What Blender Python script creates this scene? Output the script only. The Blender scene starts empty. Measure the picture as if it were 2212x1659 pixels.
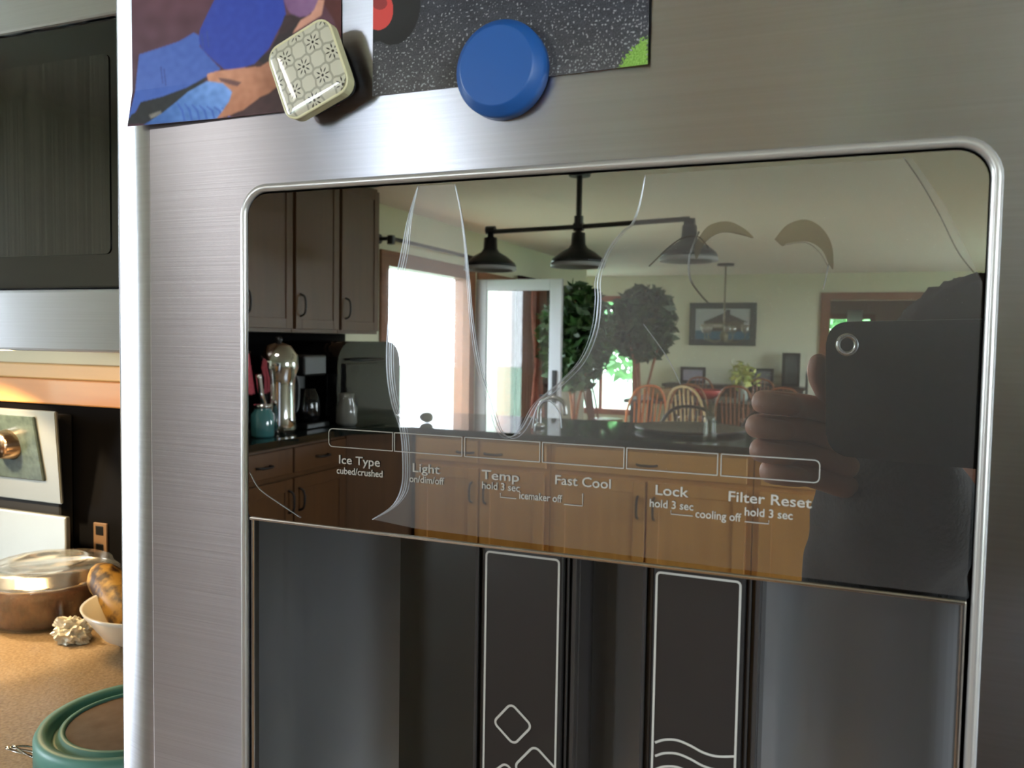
import bpy, bmesh, math, random
import numpy as np
from mathutils import Vector, Matrix, noise
random.seed(7)
sc = bpy.context.scene
COL = sc.collection
PI = math.pi

# ---------------------------------------------------------------- camera, world, sun, exposure
F = 1776.0
C0 = np.array([0.0, -0.262, 1.41])
_n = np.array([720.0, -84.5, F]); _n /= np.linalg.norm(_n)
_x = np.array([4400.0, 166.0, -F]); _x = _x - _n * (_x @ _n); _x /= np.linalg.norm(_x)
_d = np.cross(_n, _x)
if _d[1] < 0: _d = -_d
# world vector = (v.x, v.n, -v.d) of a camera vector v (right, down, forward)
R3 = np.array([_x, _n, -_d])
cam = bpy.data.cameras.new('camera'); camo = bpy.data.objects.new('camera', cam); COL.objects.link(camo)
sc.camera = camo
cam.sensor_fit = 'HORIZONTAL'; cam.sensor_width = 36.0; cam.lens = 36.0 * F / 2212.0
cam.clip_start = 0.004; cam.clip_end = 200
right = R3 @ np.array([1, 0, 0.]); down = R3 @ np.array([0, 1, 0.]); fwd = R3 @ np.array([0, 0, 1.])
camo.matrix_world = Matrix(((right[0], -down[0], -fwd[0], C0[0]), (right[1], -down[1], -fwd[1], C0[1]),
                            (right[2], -down[2], -fwd[2], C0[2]), (0, 0, 0, 1)))
cam.dof.use_dof = True; cam.dof.focus_distance = 0.46
cam.dof.aperture_fstop = (cam.lens / 1000) / 0.0011

w = bpy.data.worlds.new('world'); sc.world = w; w.use_nodes = True
nt = w.node_tree; nt.nodes.clear()
out = nt.nodes.new('ShaderNodeOutputWorld'); bg = nt.nodes.new('ShaderNodeBackground')
tc = nt.nodes.new('ShaderNodeTexCoord'); sep = nt.nodes.new('ShaderNodeSeparateXYZ'); rmp = nt.nodes.new('ShaderNodeValToRGB')
rmp.color_ramp.elements[0].position = 0.0; rmp.color_ramp.elements[0].color = (0.84, 0.92, 1, 1)
rmp.color_ramp.elements[1].position = 0.8; rmp.color_ramp.elements[1].color = (0.58, 0.77, 1, 1)
nt.links.new(tc.outputs['Generated'], sep.inputs[0]); nt.links.new(sep.outputs['Z'], rmp.inputs[0])
nt.links.new(rmp.outputs[0], bg.inputs[0]); bg.inputs[1].default_value = 26.0
nt.links.new(bg.outputs[0], out.inputs[0])

sc.view_settings.view_transform = 'Standard'; sc.view_settings.look = 'None'
sc.view_settings.exposure = 1.0; sc.view_settings.gamma = 1.0; sc.view_settings.use_curve_mapping = False
try:
    sc.cycles.use_denoising = True
    sc.cycles.max_bounces = 10; sc.cycles.diffuse_bounces = 5; sc.cycles.glossy_bounces = 5
    sc.cycles.transparent_max_bounces = 16; sc.cycles.sample_clamp_indirect = 6.0
    sc.cycles.caustics_reflective = False; sc.cycles.caustics_refractive = False
except Exception:
    pass

def area(name, loc, direc, sx, sy, power, color=(1, 1, 1), portal=False, spread=PI):
    l = bpy.data.lights.new(name, 'AREA'); l.shape = 'RECTANGLE'; l.size = sx; l.size_y = sy
    l.energy = power; l.color = color; l.spread = spread
    o = bpy.data.objects.new(name, l); COL.objects.link(o); o.location = loc
    o.rotation_euler = Vector(direc).to_track_quat('-Z', 'Y').to_euler()
    try: l.cycles.is_portal = portal
    except Exception: pass
    return o
# portals in the windows (they guide the sky light, and add none)
area('sink_portal', (-3.08, -0.7, 1.55), (1, 0, 0), 0.6, 0.9, 1, portal=True)
area('patio_portal', (-3.08, -5.55, 0.98), (1, 0, 0), 1.4, 1.9, 1, portal=True)
area('side_portal', (-3.08, -7.05, 0.98), (1, 0, 0), 1.0, 1.9, 1, portal=True)
area('far_portal', (-3.35, -11.48, 1.2), (0, 1, 0), 1.0, 1.6, 1, portal=True)
area('right_portal', (3.18, -8.8, 1.25), (-1, 0, 0), 2.4, 1.6, 1, portal=True)
area('breakfast_portal', (3.18, -2.8, 1.45), (-1, 0, 0), 1.6, 1.2, 1, portal=True)

# ---------------------------------------------------------------- measuring helpers
def ray(px, py): return R3 @ np.array([px - 1106.0, py - 829.5, F])
def P(px, py, **k):                       # point seen directly on a plane X=, Y= or Z=
    r = ray(px, py); (a, v), = k.items(); i = 'XYZ'.index(a); t = (v - C0[i]) / r[i]
    return Vector(C0 + t * r)
def M(px, py, **k):                       # point seen in the control glass (mirror plane Y=0)
    p = P(px, py, **k); return Vector((p.x, -p.y, p.z))

# ---------------------------------------------------------------- materials
def lin(c):
    return tuple(((v / 255) / 12.92 if v / 255 <= 0.04045 else ((v / 255 + 0.055) / 1.055) ** 2.4) for v in c)
MATS = {}
def mat(name, rgb, rough=0.5, metal=0.0, var=0.0, scale=(8, 8, 8), bump=0.0, bscale=60, emit=0, spec=None, coat=0, aniso=None, alpha=None, col2=None, contrast=0.5):
    m = bpy.data.materials.new(name); m.use_nodes = True; t = m.node_tree; b = t.nodes['Principled BSDF']
    c = lin(rgb)
    b.inputs['Base Color'].default_value = (*c, 1); b.inputs['Roughness'].default_value = rough
    b.inputs['Metallic'].default_value = metal
    if spec is not None: b.inputs['Specular IOR Level'].default_value = spec
    if coat: b.inputs['Coat Weight'].default_value = coat; b.inputs['Coat Roughness'].default_value = 0.05
    if emit: b.inputs['Emission Color'].default_value = (*c, 1); b.inputs['Emission Strength'].default_value = emit
    if var or col2 or bump:
        g = t.nodes.new('ShaderNodeNewGeometry'); mp = t.nodes.new('ShaderNodeMapping'); mp.inputs['Scale'].default_value = scale
        t.links.new(g.outputs['Position'], mp.inputs['Vector'])
        nz = t.nodes.new('ShaderNodeTexNoise'); nz.inputs['Scale'].default_value = 1.0; nz.inputs['Detail'].default_value = 4
        t.links.new(mp.outputs[0], nz.inputs['Vector'])
        if var or col2:
            r = t.nodes.new('ShaderNodeValToRGB'); e = r.color_ramp.elements
            e[0].position = 0.5 - contrast / 2; e[1].position = 0.5 + contrast / 2
            if col2: c2 = lin(col2); e[0].color = (*c2, 1); e[1].color = (*c, 1)
            else:
                e[0].color = (*[v * (1 - var) for v in c], 1); e[1].color = (*[min(1, v * (1 + var)) for v in c], 1)
            t.links.new(nz.outputs[0], r.inputs[0]); t.links.new(r.outputs[0], b.inputs['Base Color'])
        if bump:
            bp = t.nodes.new('ShaderNodeBump'); bp.inputs['Strength'].default_value = bump; bp.inputs['Distance'].default_value = 0.002
            if bscale == 'same': t.links.new(nz.outputs[0], bp.inputs['Height'])
            else:
                n2 = t.nodes.new('ShaderNodeTexNoise'); n2.inputs['Scale'].default_value = bscale
                t.links.new(g.outputs['Position'], n2.inputs['Vector']); t.links.new(n2.outputs[0], bp.inputs['Height'])
            t.links.new(bp.outputs[0], b.inputs['Normal'])
    if aniso:
        cx = t.nodes.new('ShaderNodeCombineXYZ'); cx.inputs[2].default_value = 1.0
        t.links.new(cx.outputs[0], b.inputs['Tangent']); b.inputs['Anisotropic'].default_value = aniso
    MATS[name] = m
    return m
def wood(name, a, b_, rough=0.45, axis='z'):
    s = {'z': (30, 30, 2.0), 'x': (2.0, 30, 30), 'y': (30, 2, 30)}[axis]
    return mat(name, a, rough, col2=b_, scale=s, contrast=0.7, coat=0.15)
steel = mat('brushed_steel', (200, 201, 210), 0.33, 1.0, aniso=0.96, var=0.05, scale=(6, 6, 900), bump=0.05, bscale='same')
steel_sm = mat('smooth_steel', (200, 196, 192), 0.22, 1.0)
lipm = mat('satin_bezel', (196, 194, 192), 0.3, 0.6)
chrome = mat('chrome', (225, 225, 225), 0.06, 1.0)
blackp = mat('black_plastic', (22, 22, 22), 0.35)
blackg = mat('black_gloss', (12, 12, 13), 0.08)
gap = mat('dark_gap', (6, 6, 6), 0.8)
greyp = mat('grey_plastic', (70, 71, 70), 0.3, var=0.1)
recm = mat('recess_plastic', (178, 181, 185), 0.36, 0.75)
trackm = mat('track_plastic', (60, 58, 58), 0.22)
padm = mat('paddle_plastic', (44, 42, 42), 0.3)
ink = mat('pale_ink', (196, 194, 188), 0.5, emit=0)
white = mat('white_paint', (214, 214, 210), 0.4)
wallm = mat('wall_paint', (214, 212, 190), 0.8, var=0.03, scale=(1, 1, 1))
ceilm = mat('ceiling_paint', (232, 227, 224), 0.85, var=0.02, scale=(1, 1, 1))
floorm = wood('floor_oak', (158, 128, 98), (130, 102, 76), 0.35, 'y')
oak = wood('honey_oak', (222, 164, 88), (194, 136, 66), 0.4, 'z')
oakd = wood('oak_shade', (96, 64, 36), (76, 50, 28), 0.45, 'z')  # darker copy of the oak: shade on the unlit cabinets put into the colour
oakx = wood('oak_rail', (224, 168, 92), (196, 140, 68), 0.4, 'x')
pine = wood('pine_trim', (206, 148, 84), (184, 124, 62), 0.5, 'x')
trimw = wood('window_trim_wood', (140, 88, 54), (110, 66, 40), 0.5, 'y')
blackcnt = mat('dark_green_granite', (20, 28, 26), 0.05, var=0.5, scale=(60, 60, 60), spec=0.8)
tancnt = mat('speckled_counter', (158, 136, 106), 0.28, col2=(118, 96, 68), scale=(260, 260, 260), contrast=0.35, bump=0.25, bscale=220)
backsp = mat('dark_backsplash', (4, 3, 3), 0.9, spec=.1, var=0.4, scale=(20, 20, 20))
iron = mat('black_pipe_iron', (18, 18, 20), 0.4, var=0.2)
shadein = mat('shade_white_enamel', (170, 170, 172), 0.5)
greenleaf = mat('ficus_leaf', (52, 84, 34), 0.4, col2=(28, 52, 22), scale=(9, 9, 9))
outleaf = mat('garden_leaf', (110, 168, 96), 0.6, col2=(60, 120, 60), scale=(2, 2, 2))
lawnm = mat('lawn', (120, 134, 106), 0.9, var=0.2, scale=(2, 2, 2))
siding = mat('grey_siding', (92, 98, 104), 0.7)
skin = mat('skin', (214, 160, 138), 0.5, var=0.08, scale=(40, 40, 40), bump=0.15, bscale=300)
knit = mat('black_knit', (24, 24, 26), 0.85, var=0.4, scale=(40, 40, 40), bump=0.6, bscale=260)
hairm = mat('brown_hair', (40, 27, 22), 0.85, var=0.4, scale=(120, 120, 12))
jeansm = mat('dark_denim', (30, 36, 52), 0.9, var=0.2)
teal = mat('teal_plastic', (92, 146, 134), 0.45)
cream = mat('cream_metal', (206, 200, 160), 0.35)
bluep = mat('blue_plastic', (30, 88, 164), 0.42)
curtm = mat('maroon_curtain', (70, 24, 22), 0.9, var=0.25, scale=(40, 40, 3))
curts = mat('rose_striped_curtain', (220, 150, 130), 0.9, col2=(150, 66, 56), scale=(70, 70, 0.5), contrast=0.3)
redm = mat('red_cloth', (196, 84, 96), 0.8, var=0.2, scale=(60, 60, 60))
chairw = wood('chair_wood', (160, 96, 52), (120, 66, 34), 0.35, 'z')
darkw = wood('dark_wood', (60, 42, 32), (40, 28, 20), 0.4, 'y')
olive = mat('avocado_skin', (84, 84, 34), 0.5, var=0.3, scale=(80, 80, 80))
terra = mat('terracotta', (176, 96, 60), 0.7, var=0.1)

# dark half-mirror glass of the control panel
mirror = mat('dark_mirror_glass', (173, 175, 173), 0.012, 1.0)
# clear window glass
def clear(name, tint=(1, 1, 1), gl=0.08, rough=0.0, glcol=(0.9, 0.9, 0.9)):
    m = bpy.data.materials.new(name); m.use_nodes = True; t = m.node_tree; t.nodes.clear()
    o = t.nodes.new('ShaderNodeOutputMaterial'); mx = t.nodes.new('ShaderNodeMixShader'); tr = t.nodes.new('ShaderNodeBsdfTransparent')
    g = t.nodes.new('ShaderNodeBsdfGlossy'); g.inputs['Roughness'].default_value = rough; g.inputs['Color'].default_value = (*glcol, 1)
    tr.inputs['Color'].default_value = (*tint, 1); mx.inputs[0].default_value = gl
    t.links.new(tr.outputs[0], mx.inputs[1]); t.links.new(g.outputs[0], mx.inputs[2]); t.links.new(mx.outputs[0], o.inputs[0])
    return m
paneg = clear('window_glass')
plasticg = clear('clear_plastic', (0.95, 0.93, 0.9), 0.09, 0.08)
film = clear('film_haze', (0.98, 0.98, 0.98), 0.075, 0.4, (0.95, 0.9, 0.88))
filme = clear('film_edge', (0.95, 0.95, 0.95), 0.3, 0.3, (0.85, 0.88, 0.95))
filmd = clear('film_dark_edge', (0.5, 0.48, 0.42), 0.1, 0.4)

def colmat(name, rough=0.4, coat=0.0):
    m = bpy.data.materials.new(name); m.use_nodes = True; t = m.node_tree; b = t.nodes['Principled BSDF']
    a = t.nodes.new('ShaderNodeVertexColor'); a.layer_name = 'Col'
    t.links.new(a.outputs[0], b.inputs['Base Color']); b.inputs['Roughness'].default_value = rough
    if coat: b.inputs['Coat Weight'].default_value = coat; b.inputs['Coat Roughness'].default_value = 0.06
    return m
printm = colmat('photo_print', 0.5); magm = colmat('magnet_pattern', 0.35, 0.8); artm = colmat('artwork_print', 0.5)

# ---------------------------------------------------------------- geometry helpers
def origin(parent):
    v = Vector((0, 0, 0))
    while parent: v += parent.location; parent = parent.parent
    return v
def obj(name, bm, m, parent=None, smooth=False, label=None, loc=None):
    """link a bmesh (world coordinates) as one mesh object"""
    if isinstance(bm, bmesh.types.BMesh):
        me = bpy.data.meshes.new(name)
        off = origin(parent) if parent else (Vector(loc) if loc is not None else Vector((0, 0, 0)))
        if not parent and loc is None and len(bm.verts):
            xs = [v.co for v in bm.verts]
            off = Vector(((min(c.x for c in xs) + max(c.x for c in xs)) / 2, (min(c.y for c in xs) + max(c.y for c in xs)) / 2, min(c.z for c in xs)))
        for v in bm.verts: v.co -= off
        bmesh.ops.recalc_face_normals(bm, faces=bm.faces[:])
        bm.to_mesh(me); bm.free()
        if smooth:
            for p in me.polygons: p.use_smooth = True
        o = bpy.data.objects.new(name, me)
        if not parent: o.location = off
    if m is not None:
        for x in (m if isinstance(m, (list, tuple)) else [m]): o.data.materials.append(x)
    COL.objects.link(o)
    if parent: o.parent = parent
    if label: o['label'] = label
    return o
def tag(o, label, cat, group=None, kind=None):
    o['label'] = label; o['category'] = cat
    if group: o['group'] = group
    if kind: o['kind'] = kind
    return o
def thing(name, label, cat, loc, group=None):
    o = bpy.data.objects.new(name, None); COL.objects.link(o); o.location = loc; o.empty_display_size = 0.05
    return tag(o, label, cat, group)
def struct(name, bm, m, label=None, parent=None):
    o = obj(name, bm, m, parent)
    if not parent: o['kind'] = 'structure'
    if label: o['label'] = label
    return o
def B(): return bmesh.new()
def box(bm, lo, hi, bev=0.0, seg=1):
    r = bmesh.ops.create_cube(bm, size=1.0)
    vs = r['verts']; lo = Vector(lo); hi = Vector(hi)
    for v in vs: v.co = Vector(((lo.x + hi.x) / 2 + v.co.x * (hi.x - lo.x), (lo.y + hi.y) / 2 + v.co.y * (hi.y - lo.y), (lo.z + hi.z) / 2 + v.co.z * (hi.z - lo.z)))
    if bev:
        es = list({e for v in vs for e in v.link_edges})
        bmesh.ops.bevel(bm, geom=es, offset=bev, segments=seg, profile=0.5, affect='EDGES')
    return bm
def bx(lo, hi, bev=0.0, seg=1): return box(B(), lo, hi, bev, seg)
def lathe(bm, prof, c, n=32, axis='z'):
    """prof: (radius, height) pairs"""
    c = Vector(c); rings = []
    for r, h in prof:
        ring = []
        for i in range(n):
            a = 2 * PI * i / n
            if axis == 'z': p = Vector((r * math.cos(a), r * math.sin(a), h))
            elif axis == 'y': p = Vector((r * math.cos(a), h, r * math.sin(a)))
            else: p = Vector((h, r * math.cos(a), r * math.sin(a)))
            ring.append(bm.verts.new(c + p))
        rings.append(ring)
    for a, b in zip(rings, rings[1:]):
        for i in range(n):
            j = (i + 1) % n
            try: bm.faces.new((a[i], a[j], b[j], b[i]))
            except ValueError: pass
    for ring, (r, h) in ((rings[0], prof[0]), (rings[-1], prof[-1])):
        if r > 1e-5:
            try: bm.faces.new(ring)
            except ValueError: pass
    bmesh.ops.remove_doubles(bm, verts=[v for r in rings for v in r], dist=1e-6)
    return bm
def tube(bm, pts, r, n=8, closed=False):
    pts = [Vector(p) for p in pts]; rings = []
    N = len(pts); up = None
    for i, p in enumerate(pts):
        a = pts[i - 1] if (i > 0 or closed) else p
        b = pts[(i + 1) % N] if (i < N - 1 or closed) else p
        t = (b - a).normalized()
        if up is None: up = Vector((0, 0, 1)) if abs(t.z) < 0.9 else Vector((1, 0, 0))
        s = t.cross(up).normalized(); up = s.cross(t).normalized()
        rr = r[i] if isinstance(r, (list, tuple)) else r
        rings.append([bm.verts.new(p + (s * math.cos(2 * PI * k / n) + up * math.sin(2 * PI * k / n)) * rr) for k in range(n)])
    for i in range(N if closed else N - 1):
        a, b = rings[i], rings[(i + 1) % N]
        for k in range(n): bm.faces.new((a[k], a[(k + 1) % n], b[(k + 1) % n], b[k]))
    if not closed: bm.faces.new(rings[0]); bm.faces.new(rings[-1])
    return bm
def spline(pts, n=8):
    pts = [Vector(p) for p in pts]; o = []
    for i in range(len(pts) - 1):
        p0 = pts[max(i - 1, 0)]; p1 = pts[i]; p2 = pts[i + 1]; p3 = pts[min(i + 2, len(pts) - 1)]
        for k in range(n):
            t = k / n
            o.append(0.5 * ((2 * p1) + (p2 - p0) * t + (2 * p0 - 5 * p1 + 4 * p2 - p3) * t * t + (3 * p1 - p0 - 3 * p2 + p3) * t ** 3))
    o.append(pts[-1]); return o
def rrect(x0, z0, x1, z1, r, n=6, rb=None):
    """rounded rectangle outline (x, z); rb = radius of the bottom corners"""
    rb = r if rb is None else rb; pts = []
    for cx, cz, a0, q in ((x1 - r, z1 - r, 0, r), (x0 + r, z1 - r, PI / 2, r), (x0 + rb, z0 + rb, PI, rb), (x1 - rb, z0 + rb, 1.5 * PI, rb)):
        for i in range(n + 1):
            a = a0 + PI / 2 * i / n; pts.append((cx + q * math.cos(a), cz + q * math.sin(a)))
    return pts
def slab(bm, outline, y0, y1, bev=0.0):
    """extrude an (x, z) outline from y0 (front) to y1 (back)"""
    f = [bm.verts.new((x, y0, z)) for x, z in outline]; b = [bm.verts.new((x, y1, z)) for x, z in outline]
    n = len(f)
    ff = bm.faces.new(f); bm.faces.new(b[::-1])
    for i in range(n): bm.faces.new((f[i], f[(i + 1) % n], b[(i + 1) % n], b[i]))
    if bev: bmesh.ops.bevel(bm, geom=list(ff.edges), offset=bev, segments=2, profile=0.5, affect='EDGES')
    return bm
def ringstrip(bm, outline, wdt, y, th=0.0002, closed=True):
    """flat printed line of width wdt following (x, z) points at depth y"""
    n = len(outline); L = []; Rr = []
    for i in range(n):
        a = outline[i - 1] if (closed or i) else outline[i]; b = outline[(i + 1) % n] if (closed or i < n - 1) else outline[i]
        tx, tz = b[0] - a[0], b[1] - a[1]; l = math.hypot(tx, tz) or 1; nx, nz = -tz / l, tx / l
        L.append((outline[i][0] + nx * wdt / 2, outline[i][1] + nz * wdt / 2)); Rr.append((outline[i][0] - nx * wdt / 2, outline[i][1] - nz * wdt / 2))
    f1 = [bm.verts.new((x, y, z)) for x, z in L]; f2 = [bm.verts.new((x, y, z)) for x, z in Rr]
    for i in range(n if closed else n - 1):
        j = (i + 1) % n
        bm.faces.new((f1[i], f1[j], f2[j], f2[i]))
    return bm
def line(pts, wdt, y, closed=False):
    b = B(); ringstrip(b, pts, wdt, y, closed=closed)
    for v in b.verts: pass
    return b
def inpoly(px, py, poly):
    ins = np.zeros(px.shape, bool); n = len(poly)
    for i in range(n):
        x1, y1 = poly[i]; x2, y2 = poly[(i + 1) % n]
        if y1 == y2: continue
        c = ((y1 > py) != (y2 > py)) & (px < (x2 - x1) * (py - y1) / (y2 - y1) + x1)
        ins ^= c
    return ins
def gridprint(name, fn, origin3, ux, uz, w_, h_, nx, nz, m, parent, curl=None, blur=0):
    """flat print: a fine grid whose vertex colours are the printed picture. fn(u, v) -> rgb (0-255)"""
    u, v = np.meshgrid(np.linspace(0, 1, nx), np.linspace(0, 1, nz))
    rgb = fn(u.ravel(), v.ravel()) / 255.0
    rgb = np.where(rgb <= 0.04045, rgb / 12.92, ((np.clip(rgb, 0, 1) + 0.055) / 1.055) ** 2.4)
    for _ in range(blur):
        g3 = rgb.reshape(nz, nx, 3); g3 = (g3 + np.roll(g3, 1, 0) + np.roll(g3, -1, 0)) / 3; g3 = (g3 + np.roll(g3, 1, 1) + np.roll(g3, -1, 1)) / 3; rgb = g3.reshape(-1, 3)
    o3 = np.array(origin3); p = o3 + np.outer(u.ravel() * w_, ux) + np.outer(v.ravel() * h_, uz)
    if curl: p = curl(u.ravel(), v.ravel(), p)
    p = p - np.array(origin(parent))
    idx = np.arange(nx * nz).reshape(nz, nx)
    f = np.stack([idx[:-1, :-1], idx[:-1, 1:], idx[1:, 1:], idx[1:, :-1]], -1).reshape(-1, 4)
    me = bpy.data.meshes.new(name); me.from_pydata(p.tolist(), [], f.tolist())
    a = me.color_attributes.new('Col', 'FLOAT_COLOR', 'POINT')
    a.data.foreach_set('color', np.concatenate([rgb, np.ones((len(rgb), 1))], 1).astype(np.float32).ravel())
    for q in me.polygons: q.use_smooth = True
    o = bpy.data.objects.new(name, me); me.materials.append(m); COL.objects.link(o)
    if parent: o.parent = parent
    return o
def copy_tree(o, parent=None):
    c = o.copy(); COL.objects.link(c); c.parent = parent
    for ch in list(o.children): copy_tree(ch, c)
    return c

# ================================================================ SETTING
CZ = 2.36; YB = 0.92; YF = -11.5; XL = -3.1; XR = 3.2
struct('floor', bx((-4.1, YF - .1, -0.1), (XR + .1, YB + .1, 0)), floorm)
struct('ceiling', bx((-4.1, YF - .1, CZ), (XR + .1, YB + .1, CZ + 0.1)), ceilm)
struct('wall_back', bx((XL, YB, 0), (XR, YB + 0.1, CZ)), wallm)
def wall_with_holes(a0, a1, holes, fixed, axis, th=0.1):
    """wall along y ('x' fixed) or along x ('y' fixed); holes = (a, b, z0, z1)"""
    bm = B()
    def seg(s0, s1, z0, z1):
        if s1 - s0 < 1e-4 or z1 - z0 < 1e-4: return
        if axis == 'x': box(bm, (min(fixed, fixed + th), s0, z0), (max(fixed, fixed + th), s1, z1))
        else: box(bm, (s0, min(fixed, fixed + th), z0), (s1, max(fixed, fixed + th), z1))
    cur = a0
    for a, b, z0, z1 in sorted(holes):
        seg(cur, a, 0, CZ); seg(a, b, 0, z0); seg(a, b, z1, CZ); cur = b
    seg(cur, a1, 0, CZ)
    return bm
struct('wall_left', wall_with_holes(-9.9, YB, [(-1.0, -0.4, 1.1, 2.0), (-6.36, -4.95, 0.05, 1.94), (-7.34, -6.6, 0.05, 1.94)], XL, 'x', -0.12), wallm)
struct('wall_alcove', bx((-4.0, -9.9, 0), (XL - .12, -9.8, CZ)), wallm)
struct('wall_alcove_side', bx((-4.1, YF, 0), (-4.0, -9.8, CZ)), wallm)
struct('wall_far', wall_with_holes(-4.1, XR, [(-3.85, -2.85, 0.4, 2.0), (-0.22, 1.1, 0.0, 2.0)], YF, 'y', -0.12), wallm)
struct('wall_right', wall_with_holes(YF, YB, [(-10.0, -7.6, 0.45, 2.05), (-3.6, -2.0, 0.9, 2.0)], XR, 'x', 0.12), wallm)
# side room beyond the doorway
bm = B(); box(bm, (-0.4, -13.6, 0), (-0.3, YF - .12, CZ)); box(bm, (1.3, -13.6, 0), (1.4, YF - .12, CZ))
for a, b, z0, z1 in ((-0.4, -0.28, 0, CZ), (0.35, 1.4, 0, CZ), (-0.28, 0.35, 0, 1.0), (-0.28, 0.35, 1.82, CZ)): box(bm, (a, -13.7, z0), (b, -13.6, z1))
struct('wall_hall', bm, mat('hall_paint', (150, 130, 112), 0.8))
struct('floor_hall', bx((-0.4, -13.7, -.1), (1.4, YF - .1, 0)), floorm); struct('ceiling_hall', bx((-0.4, -13.7, CZ), (1.4, YF - .1, CZ + .1)), ceilm)
# ground and garden outside
struct('ground', bx((-40, -40, -0.35), (40, 30, -0.15)), lawnm)

def window(name, fixed, axis, a, b, z0, z1, m, fw=0.07, ft=0.14, mull=0, out_=-1):
    """frame with sides/rails as children, glass pane"""
    if axis == 'x': mk = lambda s0, s1, q0, q1, t0, t1: bx((fixed + min(t0, t1), s0, q0), (fixed + max(t0, t1), s1, q1), 0.004)
    else: mk = lambda s0, s1, q0, q1, t0, t1: bx((s0, fixed + min(t0, t1), q0), (s1, fixed + max(t0, t1), q1), 0.004)
    root = bpy.data.objects.new(name, None); COL.objects.link(root); root['kind'] = 'structure'
    root.location = (fixed, a, z0) if axis == 'x' else (a, fixed, z0)
    t0, t1 = -out_ * 0.02, out_ * ft
    for args in ((a - fw, a + .01, z0 - fw, z1 + fw), (b - .01, b + fw, z0 - fw, z1 + fw), (a, b, z1 - .01, z1 + fw), (a, b, z0 - fw, z0 + .01)):
        obj('window_frame', mk(*args, t0, t1), m, root)
    for k in range(mull):
        s = a + (b - a) * (k + 1) / (mull + 1); obj('mullion', mk(s - .025, s + .025, z0, z1, out_ * .03, out_ * .08), m, root)
    obj('pane', mk(a, b, z0, z1, out_ * .05, out_ * .055), paneg, root)
    return root
window('window_1', XL, 'x', -6.36, -4.95, 0.05, 1.94, trimw, fw=0.10)
window('window_2', XL, 'x', -7.34, -6.6, 0.05, 1.94, trimw, fw=0.08)
window('window_3', YF, 'y', -3.85, -2.85, 0.4, 2.0, mat('red_brown_trim', (150, 78, 56), 0.5), mull=1)
window('window_4', XR, 'x', -10.0, -7.6, 0.45, 2.05, white, mull=2, out_=1)  # unseen dining window, added to let in more fill daylight
window('window_5', XR, 'x', -3.6, -2.0, 0.9, 2.0, white, mull=1, out_=1)  # unseen kitchen-side window, likewise added for fill daylight
window('window_7', XL, 'x', -1.0, -0.4, 1.1, 2.0, white)
# wood casing of the far doorway
dr = bpy.data.objects.new('door_1', None); COL.objects.link(dr); dr['kind'] = 'structure'; dr.location = (-0.22, YF, 0)
for lo, hi in (((-0.32, YF, 0), (-0.20, YF + .03, 2.1)), ((1.08, YF, 0), (1.2, YF + .03, 2.1)), ((-0.20, YF, 2.0), (1.08, YF + .03, 2.1))):
    obj('casing', bx(lo, hi, .004), trimw, dr)
window('window_6', -13.6, 'y', -0.28, 0.35, 1.0, 1.82, trimw)

# ================================================================ REFRIGERATOR
fr = thing('refrigerator', 'brushed stainless side-by-side refrigerator with an ice and water dispenser in its door', 'refrigerator', (0.15, 0.45, 0))
obj('cabinet_body', bx((-0.272, 0.075, 0.0), (0.64, 0.90, 1.76), .004), greyp, fr)
# freezer door: front plate with the dispenser opening, rounded left edge
DX0, DX1, DZ0, DZ1 = -0.2945, 0.160, 0.06, 1.80
HX0, HX1, HZ0, HZ1 = -0.2208, 0.0378, 1.02, 1.4675
inner = rrect(HX0, HZ0, HX1, HZ1, 0.0105, 8)
bm = B(); FX0 = DX0 + 0.026
oc = [(DX1, DZ1), (FX0, DZ1), (FX0, DZ0), (DX1, DZ0)]
iv = [bm.verts.new((x, 0, z)) for x, z in inner]; ovc = [bm.verts.new((x, 0, z)) for x, z in oc]
n = len(iv); q_ = n // 4
for i in range(n):
    j = (i + 1) % n; a, b = ovc[i // q_], ovc[j // q_]
    if a is b: bm.faces.new((iv[i], iv[j], a))
    else: bm.faces.new((iv[i], iv[j], b, a))
    v1 = bm.verts.new((iv[i].co.x, 0.012, iv[i].co.z)); v2 = bm.verts.new((iv[j].co.x, 0.012, iv[j].co.z)); bm.faces.new((iv[i], iv[j], v2, v1))
prof = [(FX0, 0.0)]; px_, py_ = FX0, 0.0
for k in range(1, 31):
    u_ = k / 30; dx = (FX0 - DX0) / 30
    an = 13 * min(1, u_ / .42) + (6 * (u_ - .42) / .46 if .42 < u_ <= .88 else 0) + (6 + 60 * (u_ - .88) / .12 if u_ > .88 else 0)
    px_ -= dx; py_ += dx * math.tan(math.radians(an)); prof.append((px_, py_))
yq = py_; prof.append((DX0, 0.07))
for (xa, ya), (xb, yb) in zip(prof, prof[1:]):
    bm.faces.new([bm.verts.new(q) for q in ((xa, ya, DZ0), (xb, yb, DZ0), (xb, yb, DZ1), (xa, ya, DZ1))])
bm.faces.new([bm.verts.new(q) for q in ((FX0, 0, DZ1), (DX1, 0, DZ1), (DX1, 0.07, DZ1), (DX0, 0.07, DZ1), (DX0, yq, DZ1))])
bm.faces.new([bm.verts.new(q) for q in ((DX1, 0, DZ0), (DX1, 0, DZ1), (DX1, .07, DZ1), (DX1, .07, DZ0))])
bmesh.ops.remove_doubles(bm, verts=bm.verts[:], dist=1e-5)
door = obj('freezer_door', bm, steel, fr)
for p in door.data.polygons: p.use_smooth = abs(p.normal.y) < 0.9999 and abs(p.normal.z) < .5
bz = B(); cpts = rrect(HX0 + .0006, HZ0, HX1 - .0006, HZ1 - .0004, 0.0105, 8)
tube(bz, [(x, 0.0002, z) for x, z in cpts], 0.0016, 10, closed=True)
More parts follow.
